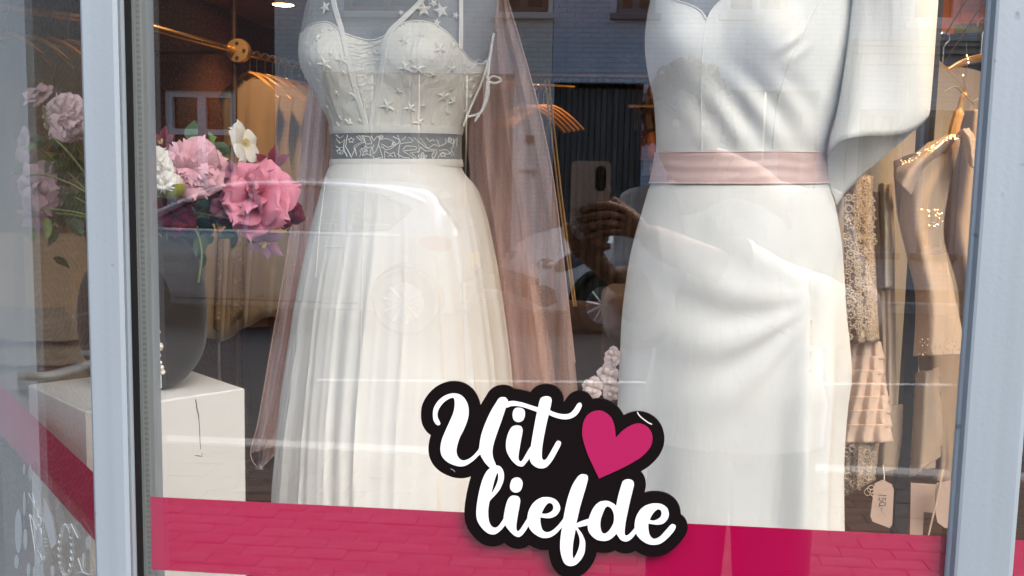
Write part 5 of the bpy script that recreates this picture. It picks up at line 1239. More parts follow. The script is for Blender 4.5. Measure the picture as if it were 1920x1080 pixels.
# leaves
def leaf_mesh(name, mt, w_=.5, lobes=0):
    G = []
    for i in range(9):
        t = i / 8; hw_ = w_ * .5 * math.sin(math.pi * t ** .75) ** .9 * (1 + (.25 * math.sin(lobes * math.pi * t) if lobes else 0))
        G.append([(s * hw_, .25 * abs(s) * hw_ - .12 * t * t + .02 * math.sin(7 * t + 3 * s), t) for s in (-1, -.5, 0, .5, 1)])
    me = MB().grid(G).mesh(name); me.materials.append(mt); return me
LMD, LML, LMI = leaf_mesh('leaf', LEAF, .6), leaf_mesh('leaf', LEAF2, .45), leaf_mesh('leaf', LEAF2, .8, 5)
spray = thing('leaf_spray', 'dark green silk leaves filling in around the flowers on the bust', 'foliage', at(265, 440, YB))
LV = [(352, 262, 40, -20, LMD), (395, 275, 30, 20, LMI), (408, 300, 26, 130, LMI), (430, 285, 44, 70, LMD), (372, 470, 50, 178, LMD), (385, 440, 44, 150, LMD), (305, 440, 30, 175, LML), (368, 500, 56, 175, LMD), (398, 420, 40, 140, LMD), (340, 440, 44, 190, LMD), (300, 395, 50, 120, LMD), (425, 395, 46, 200, LMD), (455, 330, 40, 60, LMD), (330, 430, 50, 230, LMD), (310, 378, 44, 250, LMD), (440, 430, 36, 120, LMD), (410, 372, 50, 160, LMD), (280, 390, 55, 200, LMD),
      (86, 268, 44, 80, LMD), (118, 275, 40, 110, LMD), (132, 360, 66, 190, LMD), (125, 395, 60, 215, LMD), (100, 300, 40, 250, LMD), (70, 300, 36, 290, LML), (120, 330, 50, 160, LMD), (60, 430, 30, 180, LML), (150, 300, 50, 140, LMD), (95, 395, 40, 170, LMD), (140, 260, 40, 20, LMD), (165, 400, 60, 180, LMD), (200, 380, 60, 180, LMD), (240, 360, 60, 0, LMD)]
rl_ = random.Random(21)
for (cx, cy, sx_, sy_, n_) in ((400, 400, 95, 45, 26), (320, 380, 40, 60, 14), (120, 320, 45, 90, 26), (80, 330, 40, 90, 14)):
    for k in range(n_): LV.append((cx + rl_.gauss(0, .5) * sx_, cy + rl_.gauss(0, .5) * sy_, rl_.uniform(24, 48), rl_.uniform(90, 270), LMD if rl_.random() < .85 else LML))
for k, (x, y, s, a, me) in enumerate(LV):
    p = at(x, y, .45 + (k % 5) * .014 + (.04 if x < 180 else 0)); L_ = (at(x + s, y, .45) - at(x, y, .45)).length
    M_ = Matrix.Translation(p - spray.location) @ Matrix.Rotation(-R(a), 4, 'Y') @ Matrix.Rotation(random.uniform(-.6, .6), 4, 'Z') @ Matrix.Rotation(random.uniform(-.5, .3), 4, 'X') @ Matrix.Scale(L_, 4)
    link('leaf', me, None, spray, M_)
sm_ = MB()
for pts in ([(265, 430), (310, 415), (360, 425), (378, 470), (372, 530)], [(265, 430), (340, 400), (430, 410), (470, 425)], [(265, 430), (300, 440), (305, 470)], [(235, 430), (160, 360), (90, 330), (50, 330)], [(235, 430), (150, 400), (80, 390)], [(235, 430), (140, 300), (95, 250), (80, 200)], [(265, 430), (400, 330), (430, 292)], [(310, 420), (318, 480), (330, 570)]):
    sm_.tube([at(x, y, YB - .02) for x, y in cr(pts, 6)], .0016, 6)
sm_.build('stem', STEMM, spray)

# ================================================================== inside the shop
def lace_mat(name, thread, gap):
    m, t, b = nodes(name); N = t.nodes; L = t.links; b.inputs['Roughness'].default_value = .85; b.inputs['Specular IOR Level'].default_value = .2
    tc = N.new('ShaderNodeTexCoord'); vo = N.new('ShaderNodeTexVoronoi'); vo.feature = 'DISTANCE_TO_EDGE'; vo.inputs['Scale'].default_value = 150; L.new(tc.outputs['Object'], vo.inputs[0])
    v2 = N.new('ShaderNodeTexVoronoi'); v2.inputs['Scale'].default_value = 42; L.new(tc.outputs['Object'], v2.inputs[0])
    rp = N.new('ShaderNodeValToRGB'); e = rp.color_ramp.elements; e[0].position = .04; e[0].color = (1, 1, 1, 1); e[1].position = .14; e[1].color = (0, 0, 0, 1); L.new(vo.outputs['Distance'], rp.inputs[0])
    r2 = N.new('ShaderNodeValToRGB'); e = r2.color_ramp.elements; e[0].position = .25; e[0].color = (1, 1, 1, 1); e[1].position = .32; e[1].color = (0, 0, 0, 1); L.new(v2.outputs['Distance'], r2.inputs[0])
    mx_ = N.new('ShaderNodeMath'); mx_.operation = 'MAXIMUM'; L.new(rp.outputs[0], mx_.inputs[0]); L.new(r2.outputs[0], mx_.inputs[1])
    c = N.new('ShaderNodeMix'); c.data_type = 'RGBA'; c.inputs[6].default_value = (*gap, 1); c.inputs[7].default_value = (*thread, 1); L.new(mx_.outputs[0], c.inputs[0]); L.new(c.outputs[2], b.inputs['Base Color'])
    bp = N.new('ShaderNodeBump'); bp.inputs['Strength'].default_value = .8; bp.inputs['Distance'].default_value = .002; L.new(mx_.outputs[0], bp.inputs['Height']); L.new(bp.outputs[0], b.inputs['Normal'])
    return m
CREAMC = cloth('cream_garment', (.40, .31, .21), .75, 600, .15, .3, 7); CREAMC2 = cloth('ivory_garment', (.48, .40, .29), .75, 600, .15, .3, 7); TANC = cloth('tan_garment', (.36, .26, .17), .75, 600, .15, .3, 7); LACEC = lace_mat('ecru_lace', (.62, .49, .36), (.32, .24, .17)); DARKC = cloth('dark_garment', (.03, .025, .03), .85)
HANG = mat('wooden_hanger', (.70, .36, .10), .35, var=.2, vs=12, coat=.3)
def hanger(t, c, along, wd=.40, drop=.10, hook=.07):
    """Wooden hanger: c is the hook's top, along the shoulder direction."""
    a = Vector(along).normalized(); c = Vector(c)
    arm = [c + a * (wd / 2 * s) + Vector((0, 0, -hook - .02 - drop * abs(s) ** 1.6)) for s in np.linspace(-1, 1, 13)]
    MB().tube(arm, [.010 + .006 * (1 - abs(s)) for s in np.linspace(-1, 1, 13)], 8, flat=.6).build('hanger', HANG, t)
    n = Vector((0, 0, 1)); hk = [c + Vector((0, 0, -hook - .02)), c + Vector((0, 0, -hook * .5))] + [c + Vector((0, 0, -.012)) + (a * math.cos(q) + n * math.sin(q)) * .014 for q in np.linspace(R(-60), R(200), 9)]
    MB().tube(hk, .002, 6).build('hook', STEEL, t)
def garment(name, label, c, along, wd, length, mt, flare=1.25, depth=.05, nf=7, seed=0, group=None, cat='dress', hang=True, vneck=.14, sub=None):
    """A dress on a hanger: shoulders slope, the body flares and falls in folds."""
    rr = random.Random(seed); t = thing(name, label, cat, c, group); a = Vector(along).normalized(); nrm = Vector((-a.y, a.x, 0)); c = Vector(c)
    if hang: hanger(t, c, along, wd * .92)
    ph = rr.uniform(0, 6)
    G = []
    for i in range(34):
        v = i / 33; row = []
        for j in range(56):
            th = 2 * math.pi * j / 56; s = math.cos(th)
            w_ = wd / 2 * (1 - .16 * math.sin(math.pi * min(1, v * 2.6)) + (flare - 1) * max(0, v - .25) / .75)
            dp = depth * (.35 + .65 * min(1, v * 3)) * (1 + (flare - 1) * v)
            top = -.095 - .085 * abs(s) ** 1.5 - (vneck * (1 - min(1, abs(s) / .38)) if math.sin(th) < 0 else .03 * (1 - min(1, abs(s) / .38)))
            z = top + (-length - top) * v
            f = 1 + .42 * min(1, v * 1.6) * math.sin(nf * th + ph + 1.2 * math.sin(3 * v)) + .06 * math.sin(2.3 * nf * th + 2 * ph)
            p = c + a * (s * w_ * (1 + .015 * math.sin(nf * th + ph))) + nrm * (-math.sin(th) * dp * f) + Vector((0, 0, z))
            row.append(tuple(p))
        G.append(row)
    MB().grid(G, cv=True).build('dress_body', mt, t)
    return t, G
# the rail along the left wall
rails = thing('clothes_rail', 'brass clothes rail with a round connector on an upright pole along the dark wall', 'clothes rail', at(441, 300, 3.0))
r0, r1, r2, r3 = at(-40, 8, 2.0), at(285, 52, 2.45), at(448, 97, 3.0), at(600, 133, 3.75)
MB().tube([r0, r1, r2, r3], .014, 12).build('rail', BRASS, rails)
MB().tube([(r2.x - .02, r2.y, .0), (r2.x - .02, r2.y, 2.42)], .011, 12).build('pole', mat('bronze_pole', (.16, .10, .06), .35, metal=.8), rails)
MB().lathe([(.001, -.02), (.045, -.018), (.048, 0), (.045, .018), (.001, .02)], (r2.x + .01, r2.y - .03, r2.z), 24, 'y').build('connector', mat('aged_brass', (.55, .36, .17), .4, metal=.7), rails)
for k in range(4):
    q = k * math.pi / 2; MB().lathe([(.007, 0), (.006, -.003), (.0001, -.003)], (r2.x + .01 + .028 * math.cos(q), r2.y - .05, r2.z + .028 * math.sin(q)), 8, 'y').build('screw', DARKC, rails)
MB().tube([at(292, 100, 3.1), at(440, 95, 3.1)], .009, 8).build('cross_bar', mat('dark_bar', (.08, .05, .04), .4, metal=.6), rails)
RG = 'garments on the brass rail along the dark wall'
names_ = ['brown gown with narrow straps nearest the pole on the back rail', 'tan gown second from the pole on the back rail', 'cream gown third from the pole on the back rail', 'ivory gown fourth from the pole on the back rail', 'cream gown fifth from the pole on the back rail', 'ivory gown sixth from the pole on the back rail', 'cream gown seventh from the pole on the back rail', 'ivory gown eighth from the pole on the back rail', 'cream gown ninth from the pole on the back rail', 'ivory gown at the far end of the back rail']
for k, lb_ in enumerate(names_):
    mt = TANC if k < 2 else (CREAMC2 if k % 2 else CREAMC); f = .03 + .085 * k + random.uniform(-.015, .015)
    p = r2.lerp(r3, f); garment('hanging_dress', lb_, (p.x + .03, p.y, p.z + .01), (1, -.3 + .16 * (k % 4), 0), .30 + .03 * (k % 3), 1.12 if k % 3 else 1.0, mt, 1.0, .05, 7 + k % 3, k, RG, vneck=.26 if k < 2 else .14)
for k, (f, lb_) in enumerate(((.14, 'tan gown first on the rail behind the slanted pane'), (.26, 'tan gown second on the rail behind the slanted pane'), (.38, 'brown gown third on the rail behind the slanted pane'), (.48, 'tan gown fourth on the rail behind the slanted pane'), (.57, 'dusky gown fifth on the rail behind the slanted pane'), (.70, 'cream gown with orange hanger just right of the window frame'))):
    p = r0.lerp(r1, f); garment('hanging_dress', lb_, (p.x, p.y, p.z + .01), (1, -.3, 0), .40, 1.25, TANC if k < 5 else CREAMC, 1.0, .04, 5, 20 + k, RG)
# garments low behind the flowers
for k, (x, y, w_, l_, mt, lb_) in enumerate(((405, 420, .16, .42, CREAMC2, 'narrow ivory sash panel hanging behind the flowers'), (432, 418, .13, .38, LACEC, 'ecru lace panel hanging behind the flowers'), (470, 425, .20, .40, CREAMC, 'cream panel hanging left of the sofa behind the flowers'), (515, 425, .22, .40, CREAMC2, 'ivory panel hanging beside the pink tulle'))):
    p = at(x, y, 2.9); t = thing('hanging_cloth', lb_, 'cloth', p)
    G = [[tuple(p + Vector((w_ * (u - .5) * (1 + .1 * v), .02 * math.sin(14 * u + k + 2 * v), -l_ * v * (1 + .12 * math.sin(3 * u + k))))) for u in np.linspace(0, 1, 24)] for v in np.linspace(0, 1, 12)]
    solid(MB().grid(G).build('panel', mt, t), .004)
rl = at(400, 412, 2.9); rr_ = at(560, 416, 2.9)
tbr = thing('low_rail', 'low steel rail carrying cloth panels behind the flowers', 'rail', rl)
MB().tube([rl + Vector((-.1, 0, .01)), rr_ + Vector((.1, 0, .01))], .010, 10).build('bar', STEEL, tbr)
for p in (rl, rr_): MB().tube([(p.x, p.y + .04, .0), (p.x, p.y + .04, p.z + .01)], .010, 10).build('post', STEEL, tbr)
# ruffled garment behind the slanted pane
rf = thing('hanging_dress', 'brown ruffled dress low behind the slanted pane', 'dress', at(60, 420, 1.25))
p = at(60, 440, 1.25)
G = [[tuple(p + Vector(((.13 + .03 * v) * math.cos(q) + .0, .06 * math.sin(q) * (1 + .2 * math.sin(8 * q)), -.42 * v))) for q in np.linspace(0, 2 * math.pi, 41)[:-1]] for v in np.linspace(0, 1, 16)]
MB().grid(G, cv=True).build('dress_body', TANC, rf)
for k in range(5):
    z0 = -.16 - k * .055
    G = [[tuple(p + Vector(((.135 + .05 * v + .006 * math.sin(13 * q + k)) * math.cos(q) - .01, (.075 + .04 * v + .008 * math.sin(13 * q + k)) * math.sin(q), z0 - .07 * v))) for q in np.linspace(0, 2 * math.pi, 61)[:-1]] for v in np.linspace(0, 1, 5)]
    MB().grid(G, cv=True).build('ruffle', mat('taupe_ruffle_%d' % k, (.20, .165, .13), .8), rf)
# sofa
SOFA = cloth('mauve_sofa', (.085, .062, .066), .95, 260, .6, 0, 8, .3)
sx0, sx1 = at(436, 560, 3.65).x, at(1215, 560, 3.65).x; szt = at(480, 536, 3.65).z
sofa = thing('sofa', 'dark mauve upholstered sofa on steel legs behind the gowns', 'sofa', ((sx0 + sx1) / 2, 4.0, 0))
lz = .17
o = MB().box((sx0, 3.66, lz), (sx0 + .24, 4.45, szt), bev=.05).build('armrest', SOFA, sofa); subsurf(o)
o = MB().box((sx1 - .24, 3.66, lz), (sx1, 4.45, szt), bev=.05).build('armrest', SOFA, sofa); subsurf(o)
o = MB().box((sx0 + .1, 3.68, lz + .002), (sx1 - .1, 3.86, szt - .03), bev=.04).build('backrest', SOFA, sofa); subsurf(o)
for k in range(2):
    w_ = (sx1 - sx0 - .5) / 2
    o = MB().box((sx0 + .25 + k * w_, 3.87, .3), (sx0 + .24 + (k + 1) * w_, 4.5, .46), bev=.05).build('cushion', SOFA, sofa); subsurf(o)
for x in (sx0 + .09, sx1 - .09):
    for y in (3.75, 4.36): MB().tube([(x, y, .012), (x, y, lz + .01)], .016, 12).lathe([(.001, .012), (.045, .012), (.048, .0), (.001, .0)], (x, y, .002), 16).build('leg', STEEL, sofa)
bench = thing('wooden_bench', 'brown wooden bench behind the sofa, seen between the gowns', 'bench', at(1110, 590, 4.6))
b0, b1 = at(1040, 575, 4.6), at(1230, 604, 4.6)
OAK = mat('bench_oak', (.26, .12, .05), .45, var=.3, vs=6, stretch=(.4, 4, 4))
MB().box((b0.x, 4.55, b1.z), (b1.x + .3, 4.9, b0.z), bev=.008).build('seat', OAK, bench, False)
for x in (b0.x + .05, b1.x + .2): MB().box((x, 4.6, .0), (x + .06, 4.85, b1.z - .002)).build('leg', OAK, bench, False)
# dark green curtain and its rail at the back
CURT = cloth('dark_green_velvet', (.012, .03, .026), .9, 300, .3)
cu_ = thing('curtain', 'dark green fitting room curtain hanging at the back between the gowns', 'curtain', at(1120, 300, 5.6))
cx0, cx1 = at(1020, 300, 5.6).x, at(1330, 300, 5.6).x
G = [[(cx0 + (cx1 - cx0) * u, 5.6 + .05 * math.sin(70 * u + .8 * math.sin(5 * v)) + .02 * math.sin(31 * u), .03 + (2.05) * v) for u in np.linspace(0, 1, 160)] for v in np.linspace(0, 1, 10)]
solid(MB().grid(G).build('cloth', CURT, cu_), .004)
MB().tube([(cx0 - .1, 5.6, 2.1), (cx1 + .1, 5.6, 2.1)], .014, 10).build('rail', BRASS, cu_)
# golden cords
for k, (a_, b_) in enumerate((((1022, 150), (1076, 575)), ((1029, 150), (1080, 575)))):
    o = thing('gold_cord', ['thin gold cord hanging beside the tulle cape, the left of two', 'thin gold cord hanging beside the tulle cape, the right of two'][k], 'cord', at(*b_, 1.9))
    MB().tube([at(*a_, 2.1), at((a_[0] + b_[0]) / 2 - 2, (a_[1] + b_[1]) / 2, 2.0), at(*b_, 1.9)], .0028, 6).build('strand', mat('gold_cord_%d' % k, (.45, .27, .08), .5), o)
# lit hangers behind the cape
hh = thing('hanger_cluster', 'bright orange wooden hangers crowded on a short rail behind the cape', 'hanger', at(1012, 190, 3.4))
for k in range(5):
    hanger(hh, at(990 + k * 10, 160, 3.3 + .08 * k), (1, .6, 0), .36)
MB().tube([at(930, 158, 3.2), at(1075, 164, 3.8)], .010, 8).build('rail', BRASS, hh)
# brass hook rail with dark scarves right of the curtain
hk = thing('scarf_rail', 'dark brown and rust scarves on a brass hook beside the second gown', 'scarf', at(1210, 260, 2.4))
MB().tube([at(1178, 199, 2.4), at(1230, 199, 2.4)], .006, 8).build('rail', BRASS, hk)
for k, (x, y0, y1, mt) in enumerate(((1207, 158, 245, cloth('brown_scarf', (.07, .035, .02), .8)), (1218, 165, 300, cloth('rust_scarf', (.30, .09, .03), .8)), (1225, 240, 330, cloth('grey_scarf', (.22, .2, .2), .8)))):
    a_, b_ = at(x, y0, 2.42 + .02 * k), at(x + 3, y1, 2.42 + .02 * k)
    G = [[(a_.x + (b_.x - a_.x) * v + (.018 + .02 * v) * (u * 2 - 1), a_.y + .012 * math.sin(9 * u + k), a_.z + (b_.z - a_.z) * v) for u in np.linspace(0, 1, 12)] for v in np.linspace(0, 1, 10)]
    solid(MB().grid(G).build('scarf', mt, hk), .004)
# ------------------------------------------------------------------ rack on the right
def sheet(t, name, left, right, Y, mt, amp=.012, k=4, ph=0.0, thick=.002, nu=40, nv=32, dY=0.0):
    Ld, Rd = cr(left, 12), cr(right, 12); Ld = Ld[np.linspace(0, len(Ld) - 1, nu).astype(int)]; Rd = Rd[np.linspace(0, len(Rd) - 1, nu).astype(int)]; G = []
    for i in range(nu):
        v = i / (nu - 1); row = []
        for j in range(nv):
            u = j / (nv - 1); q = Ld[i] * (1 - u) + Rd[i] * u
            row.append(tuple(at(q[0], q[1], Y + dY * u + amp * math.sin(2 * math.pi * k * u + ph + 1.5 * math.sin(2 * v)) - .05 * math.sin(math.pi * u) * (1 if thick > .0015 else .3))))
        G.append(row)
    o = MB().grid(G).build(name, mt, t)
    if thick: solid(o, thick)
    return o
CH = cloth('champagne_satin', (.60, .45, .33), .6, 700, .1, .55, 12); CH2 = cloth('blush_chiffon', (.64, .48, .38), .8, 700, .1, .4, 14)
ra = thing('hanging_dress', 'ecru lace top over a tiered ruffle skirt beside the second gown', 'dress', at(1620, 620, 1.0))
sheet(ra, 'lace_top', [(1585, 330), (1584, 420), (1586, 520), (1592, 645)], [(1636, 330), (1634, 400), (1640, 500), (1647, 640)], .92, LACEC, .008, 2)
lc = MB(); random.seed(9)
bvl = None
for k in range(46):
    x, y = 1592 + (k % 3) * 20 + random.uniform(-4, 4), 372 + (k // 3) * 17 + random.uniform(-5, 5); rp_ = random.uniform(7, 11)
    npet = random.choice((5, 6, 8)); c = at(x, y, .865)
    lc.tube([c + Vector((rp_ * .00072 * (1 + .35 * math.cos(npet * q)) * math.cos(q), 0, rp_ * .00072 * (1 + .35 * math.cos(npet * q)) * math.sin(q))) for q in np.linspace(0, 2 * math.pi, 44)], .0008, 4).lathe([(.0001, -.001), (.0016, 0), (.0001, .001)], c, 6, 'y')
lc.build('lace_motif', cloth('lace_thread', (.68, .55, .42), .85), ra)
for k in range(7):
    y0 = 640 + k * 26
    sheet(ra, 'ruffle_tier', [(1588 - k * .8, y0), (1584 - k * .8, y0 + 34)], [(1650 + k * 3, y0 + 3 * math.sin(k)), (1658 + k * 3, y0 + 34 + 3 * math.sin(k))], .94 - .006 * k, CH2, .006, 3, k * 1.3, .0015, 10)
sheet(ra, 'lace_hem', [(1578, 800), (1575, 935)], [(1650, 800), (1640, 900)], .95, LACEC, .008, 3, .4)
lc = MB()
for k in range(46):
    x, y = random.uniform(1580, 1640), random.uniform(812, 925); c = at(x, y, .90); rp_ = random.uniform(4, 9)
    lc.tube([c + Vector((rp_ * .0009 * math.cos(q) * (.4 + .6 * math.sin(q / 2)), 0, rp_ * .0009 * math.sin(q))) for q in np.linspace(.3, 5.6, 16)], .0008, 4)
lc.build('lace_motif', cloth('lace_thread_b', (.66, .52, .40), .85), ra)
rb_ = thing('hanging_dress', 'ivory panelled dress with layered edges between the lace top and the beaded dress', 'dress', at(1655, 600, 1.1))
sheet(rb_, 'panel', [(1634, 360), (1640, 480), (1648, 640), (1650, 780)], [(1662, 360), (1674, 480), (1678, 640), (1676, 790)], 1.05, CH, .008, 2, .5)
sheet(rb_, 'panel', [(1648, 345), (1650, 450), (1652, 540)], [(1670, 345), (1676, 450), (1674, 538)], 1.02, CREAMC2, .006, 1.5, .2)
rc = thing('hanging_dress', 'champagne dress with beaded neckline and hem on a wooden hanger', 'dress', at(1740, 400, 1.0))
sheet(rc, 'dress_body', [(1676, 300), (1684, 400), (1702, 480), (1718, 560), (1714, 668)], [(1800, 262), (1768, 420), (1786, 540), (1800, 610), (1806, 665)], .98, CH, .006, 1.4, .3, nu=50)
sheet(rc, 'shoulder', [(1742, 268), (1722, 285), (1688, 312), (1676, 330)], [(1795, 250), (1780, 275), (1740, 320), (1712, 372)], .955, CH, .004, 1, .3)
sheet(rc, 'shoulder', [(1796, 248), (1806, 262), (1812, 300)], [(1815, 240), (1832, 270), (1838, 330)], .955, CH, .004, 1, .3)
bd = MB()
for k in range(120):
    f = random.random()
    if k < 55: x, y = 1690 + 105 * f + random.uniform(-4, 4), 306 - 52 * f + random.uniform(-5, 5)
    elif k < 75: x, y = random.uniform(1712, 1768), 405 + random.uniform(-14, 20)
    else: x, y = random.uniform(1718, 1800), 650 + random.gauss(0, 10)
    c = at(x, y, .90 if k < 75 else .925); r_ = random.uniform(.0008, .0018)
    bd.lathe([(.0001, r_), (r_, 0), (.0001, -r_)], c, 6)
bd.build('beadwork', mat('bead_gold', (.75, .60, .42), .2, metal=.5), rc)
hpts = [(1700, 330), (1735, 290), (1775, 262), (1800, 252), (1830, 270)]
MB().tube([at(x, y, .985) for x, y in cr(hpts, 6)], .008, 8).build('hanger', HANG, rc)
MB().tube([at(x, y, .985) for x, y in cr([(1783, 275), (1790, 240), (1800, 205), (1806, 182), (1812, 178)], 6)], [.010] * 12 + [.006] * 13, 8).build('hanger_neck', HANG, rc)
MB().tube([at(x, y, .975) for x, y in cr([(1768, 174), (1790, 163), (1806, 176), (1822, 190), (1836, 184)], 6)], .003, 6, flat=.3).tube([at(x, y, .975) for x, y in cr([(1806, 176), (1818, 186), (1826, 196)], 6)], .0026, 6, flat=.3).build('leaf_tie', mat('pale_leaf', (.45, .46, .32), .6), rc)
rd = thing('hanging_dress', 'peach satin dress cut off by the right window post', 'dress', at(1815, 330, 1.1))
sheet(rd, 'dress_body', [(1806, 205), (1788, 300), (1776, 380), (1770, 440), (1800, 560), (1790, 700)], [(1860, 205), (1870, 300), (1870, 380), (1865, 440), (1860, 560), (1850, 700)], 1.12, cloth('peach_satin', (.62, .44, .30), .5, 700, .08, .25, 8), .007, 1.3, .9)
rw_ = thing('hanging_dress', 'taupe dress with pointed hem panels low on the right rack', 'dress', at(1720, 820, 1.1))
HEMC = cloth('sand_chiffon', (.42, .31, .22), .8, 700, .1, .2, 8)
sheet(rw_, 'hem_panel', [(1650, 760), (1640, 820), (1641, 890)], [(1692, 760), (1690, 820), (1682, 878)], 1.06, HEMC, .006, 1.5, .2)
sheet(rw_, 'hem_panel', [(1718, 700), (1712, 800), (1706, 895)], [(1760, 690), (1765, 800), (1762, 856)], 1.04, HEMC, .006, 1.5, .8)
sheet(rw_, 'hem_panel', [(1722, 660), (1735, 780), (1756, 860), (1748, 900)], [(1806, 660), (1800, 780), (1790, 870), (1785, 905)], 1.10, cloth('sand_chiffon_b', (.36, .26, .18), .8), .008, 1.5, 1.8)
RRG = 'garments on the right hand rack'
for k, (lb_, px_, Yk, mt) in enumerate((('cream dress behind the beaded dress on the right rack', 1700, 1.42, CREAMC2), ('ecru dress deeper on the right rack behind the lace top', 1640, 1.62, CH2), ('sand dress third deep on the right rack', 1760, 1.80, CREAMC), ('ivory dress deepest on the right rack', 1690, 2.05, CREAMC2), ('peach dress deep on the right rack beside the post', 1830, 1.55, CH))):
    p = at(px_, 225, Yk); garment('hanging_dress', lb_, (p.x, p.y, 1.86), (1, .35 - .15 * (k % 3), 0), .34, 1.05 + .08 * (k % 2), mt, 1.1, .04, 6, 60 + k, RRG)
rk = thing('gap_post', 'black upright standing in for the shaded gap between the garments on the right', 'post', at(1697, 760, 1.2))  # black upright put in for the shaded gap; it also carries the rail
a_, b_ = at(1715, 440, 1.2), at(1690, 1000, 1.2)
MB().box(((a_.x + b_.x) / 2 - .012, 1.19, .45), ((a_.x + b_.x) / 2 + .016, 1.22, 1.9)).build('post', mat('gap_black', (.012, .012, .014), .5), rk, False)
MB().tube([((a_.x + b_.x) / 2, 1.2, 1.86), (at(1720, 225, 1.5).x, 1.5, 1.86), (at(1720, 225, 2.3).x, 2.3, 1.86)], .010, 10).build('rail', BLACK, rk)
# price tags
TAGM = mat('kraft_tag', (.50, .36, .29), .7, var=.06, vs=20)
tg = thing('price_tag', 'pink beige price tag marked 150 hanging below the lace hem', 'price tag', at(1652, 900, .86))
def tagshape(t, pts, Y, mt, name='card'):
    return MB().prism(pts, lambda a, b, d: tuple(at(a, b, d)), Y, Y + .0012).build(name, mt, t, False)
tagshape(tg, [(1640, 906), (1655, 899), (1672, 908), (1676, 918), (1673, 984), (1668, 990), (1636, 978), (1632, 968)], .86, TAGM)
ink = MB()
def istroke(pts): ink.tube([at(x, y, .8592) for x, y in pts], .0006, 4)
istroke([(1662, 929.5), (1647, 928)])
istroke([(1661, 934), (1660, 939)]); istroke([(1661, 934), (1655, 934), (1656, 938), (1652, 940), (1648, 937), (1649, 933)])
istroke([(1655 + 6 * math.cos(q), 945 + 3.6 * math.sin(q)) for q in np.linspace(0, 6.3, 12)])
istroke([(1650, 948), (1647.5, 949.5)]); istroke([(1653.5, 952), (1653.5, 955)])
ink.build('price', mat('ink', (.01, .01, .015), .6), tg)
MB().tube([at(1656, 872, .88), at(1658, 890, .87), at(1658, 904, .86)], .0008, 4).build('string', THREAD, tg)
tg2 = thing('price_tag', 'long plain card tag beside the right window post', 'price tag', at(1720, 960, .9))
tagshape(tg2, [(1708, 905), (1755, 908), (1752, 962), (1732, 960), (1730, 1010), (1706, 1010)], .92, TAGM)
tg3 = thing('price_tag', 'rounded kraft tag cut off by the right window post', 'price tag', at(1765, 960, .88))
tagshape(tg3, [(1756, 905), (1790, 900), (1790, 990), (1772, 990), (1758, 980), (1754, 962)], .88, TAGM)
MB().tube([at(1768, 880, .885), at(1756, 940, .87), at(1738, 1015, .87)], .0018, 6).build('string', mat('jute', (.5, .40, .28), .8), tg3)
# pale blossoms between the gowns
for k, (x, y, r_, f) in enumerate(((1112, 726, 24, (-.3, -1, .3)), (1140, 704, 24, (-.2, -1, .1)), (1150, 668, 22, (-.6, -1, .3)), (1150, 734, 22, (.1, -1, -.2)))):
    flower(['pale blush blossom lowest left, just above the sign', 'pale blush blossom with open petals left of the second gown', 'pale blush blossom topmost against the second gown edge', 'pale blush blossom tucked behind the sign beside the gown'][k], x, y, .60, r_, f, [(5, 80, 1.0, 'blush', 'wide'), (4, 40, .7, 'blush', 'round')], (1150, 800, .66), 'blossom', stamens=12, group='blush blossoms between the gowns', seed=40 + k)
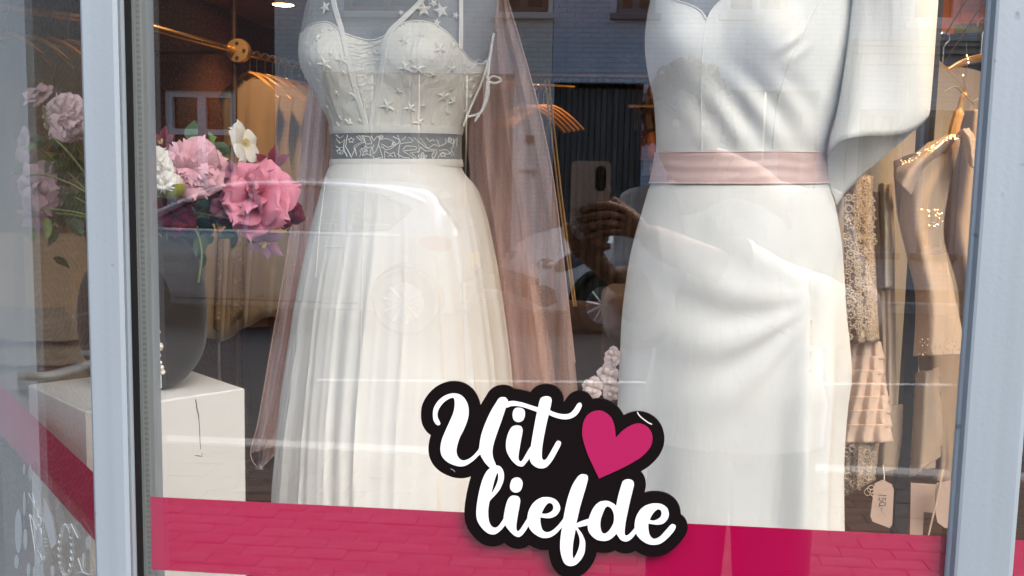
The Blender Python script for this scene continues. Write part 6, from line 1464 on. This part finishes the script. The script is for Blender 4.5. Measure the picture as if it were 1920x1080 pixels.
# warm wall panels, art and cables at the upper right
wp = thing('wall_picture', 'orange and green picture low on the brown wall at the upper right corner', 'picture', at(1800, 30, 2.3))
p0, p1 = at(1757, -80, 2.3), at(1862, 64, 2.3)
MB().box((p0.x, 2.30, p1.z), (p1.x, 2.34, p0.z)).build('board', mat('rust_board', (.30, .10, .035), .6, var=.2, vs=6), wp, False)
MB().box((at(1790, 44, 2.298).x, 2.296, at(1790, 61, 2.298).z), (p1.x, 2.2995, at(1790, 46, 2.298).z)).build('green_band', mat('moss_band', (.13, .15, .02), .6), wp, False)
MB().box((at(1802, 30, 2.298).x, 2.296, at(1800, 44, 2.298).z), (p1.x, 2.2995, at(1800, 26, 2.298).z)).build('orange_band', mat('orange_band', (.42, .12, .02), .6), wp, False)
for k, (a_, b_) in enumerate((((1818, -10), (1756, 92)), ((1850, -4), (1772, 115)))):
    o = thing('cable', ['thin brown cable slanting down beside the sleeve, the left of two', 'thin brown cable slanting down to the window post, the right of two'][k], 'cable', at(*b_, 1.3))
    MB().tube([at(*a_, 1.2), at(*b_, 1.3)], .0016, 6).build('strand', mat('cable_brown_%d' % k, (.16, .08, .05), .5), o)
fr = thing('fairy_light', 'tiny warm fairy light string beside the right window post', 'fairy light', at(1808, 150, 1.0))
FL = emit('fairy_glow', (1, .75, .4), 6.0)
pp = [at(x, y, 1.0) for x, y in ((1812, 80), (1813, 104), (1815, 110), (1816, 117), (1806, 141), (1808, 155), (1810, 175))]
MB().tube(pp, .0005, 4).build('wire', STEEL, fr)
for p in pp[1:5]: MB().lathe([(.0001, .0016), (.0014, 0), (.0001, -.0016)], p, 6).build('bulb', FL, fr)
# ------------------------------------------------------------------ ceiling downlights (lit)
LAMP = emit('lamp_glow', (1, .62, .28), 9.0)
def downlight(label, x, y, e, z=2.42):
    t = thing('downlight', label, 'ceiling light', (x, y, z), 'warm ceiling downlights')
    MB().lathe([(.062, 0), (.088, -.004), (.092, -.001), (.092, .0)], (x, y, z), 28).build('rim', BRASS, t)
    MB().lathe([(.0001, -.002), (.060, -.0025), (.0615, -.001)], (x, y, z), 24).build('diffuser', LAMP, t)
    ld = bpy.data.lights.new('downlight_lamp', 'SPOT'); ld.energy = e; ld.color = (1, .62, .32); ld.spot_size = R(120); ld.spot_blend = .7; ld.shadow_soft_size = .06
    lo = bpy.data.objects.new('lamp', ld); COL.objects.link(lo); lo.parent = t; lo.location = (0, 0, -.02)
    return t
dl = at(531, 9, 4.7); k_ = (2.42 - CAM[2]) / (dl.z - CAM[2]); dl = Vector(CAM) + (dl - Vector(CAM)) * k_
EN = 25
downlight('lit round ceiling downlight above the back rail', dl.x, dl.y, EN * .5)
downlight('ceiling downlight above the near end of the left rail', -1.25, 2.6, EN * .8)
downlight('ceiling downlight above the sofa', -.2, 3.6, EN * .7)
downlight('added unseen ceiling downlight warming the right rack', .90, .70, EN * 1.0)  # extra lamp out of view, put in to warm the garments on the right
downlight('ceiling downlight deeper in over the right rack', .75, 2.0, EN * .8)
downlight('ceiling downlight over the back of the shop', .9, 4.6, EN * .7)
